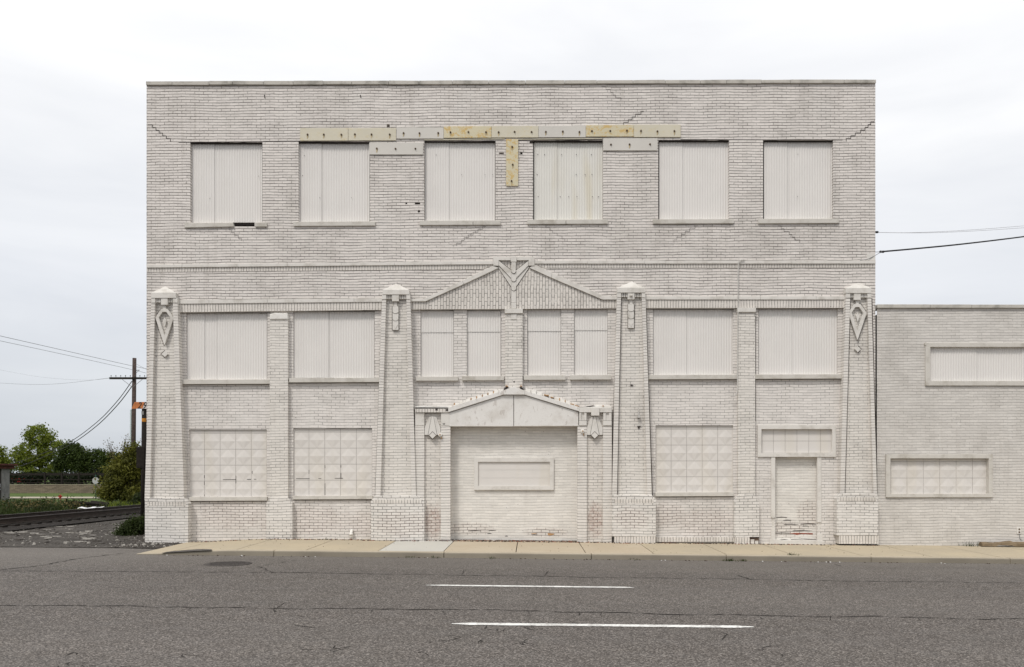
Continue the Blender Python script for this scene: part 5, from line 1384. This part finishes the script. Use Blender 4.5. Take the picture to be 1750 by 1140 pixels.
# red hydrant, round sign, parked car, litter
d = 98; x = gx(103, d); y = d - D; z = ground_z(x, y)
HY = empty('fire_hydrant', (x, y, z)); tag(HY, 'small red fire hydrant on the lawn beside the far pavement', 'hydrant')
HR = plain('hydrant_red', (0.35, 0.03, 0.02), .5)
m = MB(); m.lathe((x, y, z), [(.17, 0), (.17, .04), (.11, .05), (.11, .32), (.15, .33), (.15, .36), (.12, .38), (.09, .44), (.03, .48), (.03, .52)], 14); obj('barrel', m, HR, HY)
m = MB(); m.tube([(x - .22, y, z + .27), (x + .22, y, z + .27)], .065, .065, 10); m.tube([(x, y, z + .24), (x, y - .2, z + .24)], .08, .08, 10); obj('nozzle', m, HR, HY)
d = 97; x = gx(163.5, d); y = d - D; z = ground_z(x, y)
RS = empty('road_sign', (x, y, z)); tag(RS, 'back of an octagonal grey sign on a thin green post by the far pavement', 'road sign')
m = MB(); zt_ = at(0, 815.5, d).z; m.box(x - .04, x + .04, y, y + .05, z, zt_ + .3); obj('post', m, plain('green_post', (0.03, 0.09, 0.06), .6), RS)
m = MB(); zc = at(0, 821.5, d).z; pts = [(x + .40*math.cos(R(22.5 + 45*k)), 0, zc + .40*math.sin(R(22.5 + 45*k))) for k in range(8)]
m = flat(pts, y - .015, y - .005); obj('sign_face', m, plain('sign_back', (0.42, 0.42, 0.42), .4, .15), RS)
# car
d = 143; x = gx(34, d); y = d - D; z = .28
C_ = empty('parked_car', (x, y, z)); tag(C_, 'red parked car half hidden behind the dark fence and shed', 'car')
CRED = plain('car_red', (0.30, 0.02, 0.02), .25, .05); GL = plain('car_glass', (0.02, 0.025, 0.03), .1, .1); TY = plain('tyre', (0.02, 0.02, 0.02), .9)
def extr(pr, ya, yb_): q = MB(); n = len(pr); q.add([(x+a_, ya, z+b_) for a_, b_ in pr] + [(x+a_, yb_, z+b_) for a_, b_ in pr], [tuple(range(n)), tuple(range(2*n-1, n-1, -1))] + [(i, i+n, (i+1) % n + n, (i+1) % n) for i in range(n)]); return q
obj('body', extr([(-2.2, .3), (2.2, .3), (2.25, .75), (1.9, .92), (1.1, 1.0), (-1.9, 1.05), (-2.25, .9)], y, y + 1.75), CRED, C_, bevel=.08)
obj('cabin', extr([(-1.8, 1.0), (1.15, 1.0), (.45, 1.5), (-1.3, 1.52)], y + .12, y + 1.63), GL, C_, bevel=.05)
m = MB(); m.box(x - 1.35, x + .5, y + .15, y + 1.6, z + 1.5, z + 1.56); obj('roof', m, plain('car_white', (0.7, 0.7, 0.7), .3, .05), C_, bevel=.03)
for sx in (-1.35, 1.4):
    for yy in (y - .02, y + 1.55):
        m = MB(); m.tube([(x + sx, yy, z + .33), (x + sx, yy + .22, z + .33)], .33, .33, 18); w__ = obj('wheel', m, TY, C_)
        q = MB(); q.tube([(x + sx, yy - .01, z + .33), (x + sx, yy + .23, z + .33)], .18, .18, 14); obj('rim', q, plain('rim', (0.4, 0.4, 0.4), .3, .05) if 'rim' not in bpy.data.materials else bpy.data.materials['rim'], w__)
p = at(155, 878, 37.5); zz = ground_z(p.x, p.y) + .05; m = MB(); r = random.Random(2); vs = []
for i in range(9):
    for j in range(3): vs.append((p.x - .5 + i*.125, p.y - .2 + j*.2 + .03*math.sin(i), zz + .05 + .03*math.sin(i*1.3 + j) + (.05 if i > 6 else 0) + .02*j))
m.add(vs, [(3*i+j, 3*i+3+j, 3*i+4+j, 3*i+1+j) for i in range(8) for j in range(2)])
o = obj('white_sheet', m, plain('white_plastic', (0.75, 0.76, 0.78), .5, .1)); sdm = o.modifiers.new('solid', 'SOLIDIFY'); sdm.thickness = .01
tag(o, 'torn white plastic sheet lying on the ground beyond the track', 'litter')
m = MB()
for (px, py, w_) in ((137, 872, .5), (152, 871, .7), (166, 873, .4), (120, 874, .3)):
    p = at(px, py, 39.5); zz = ground_z(p.x, p.y); 
    for k in range(5): m.tube([(p.x - w_ + r.uniform(-.1, .1), p.y + r.uniform(-.3, .3), zz + .06 + .07*k), (p.x + w_, p.y + r.uniform(-.3, .3), zz + .06 + .05*k)], .08, .06, 6)
tag(obj('timber_pile', m, WOODD), 'low heap of dark old timbers in the weeds behind the white sheet', 'timber')
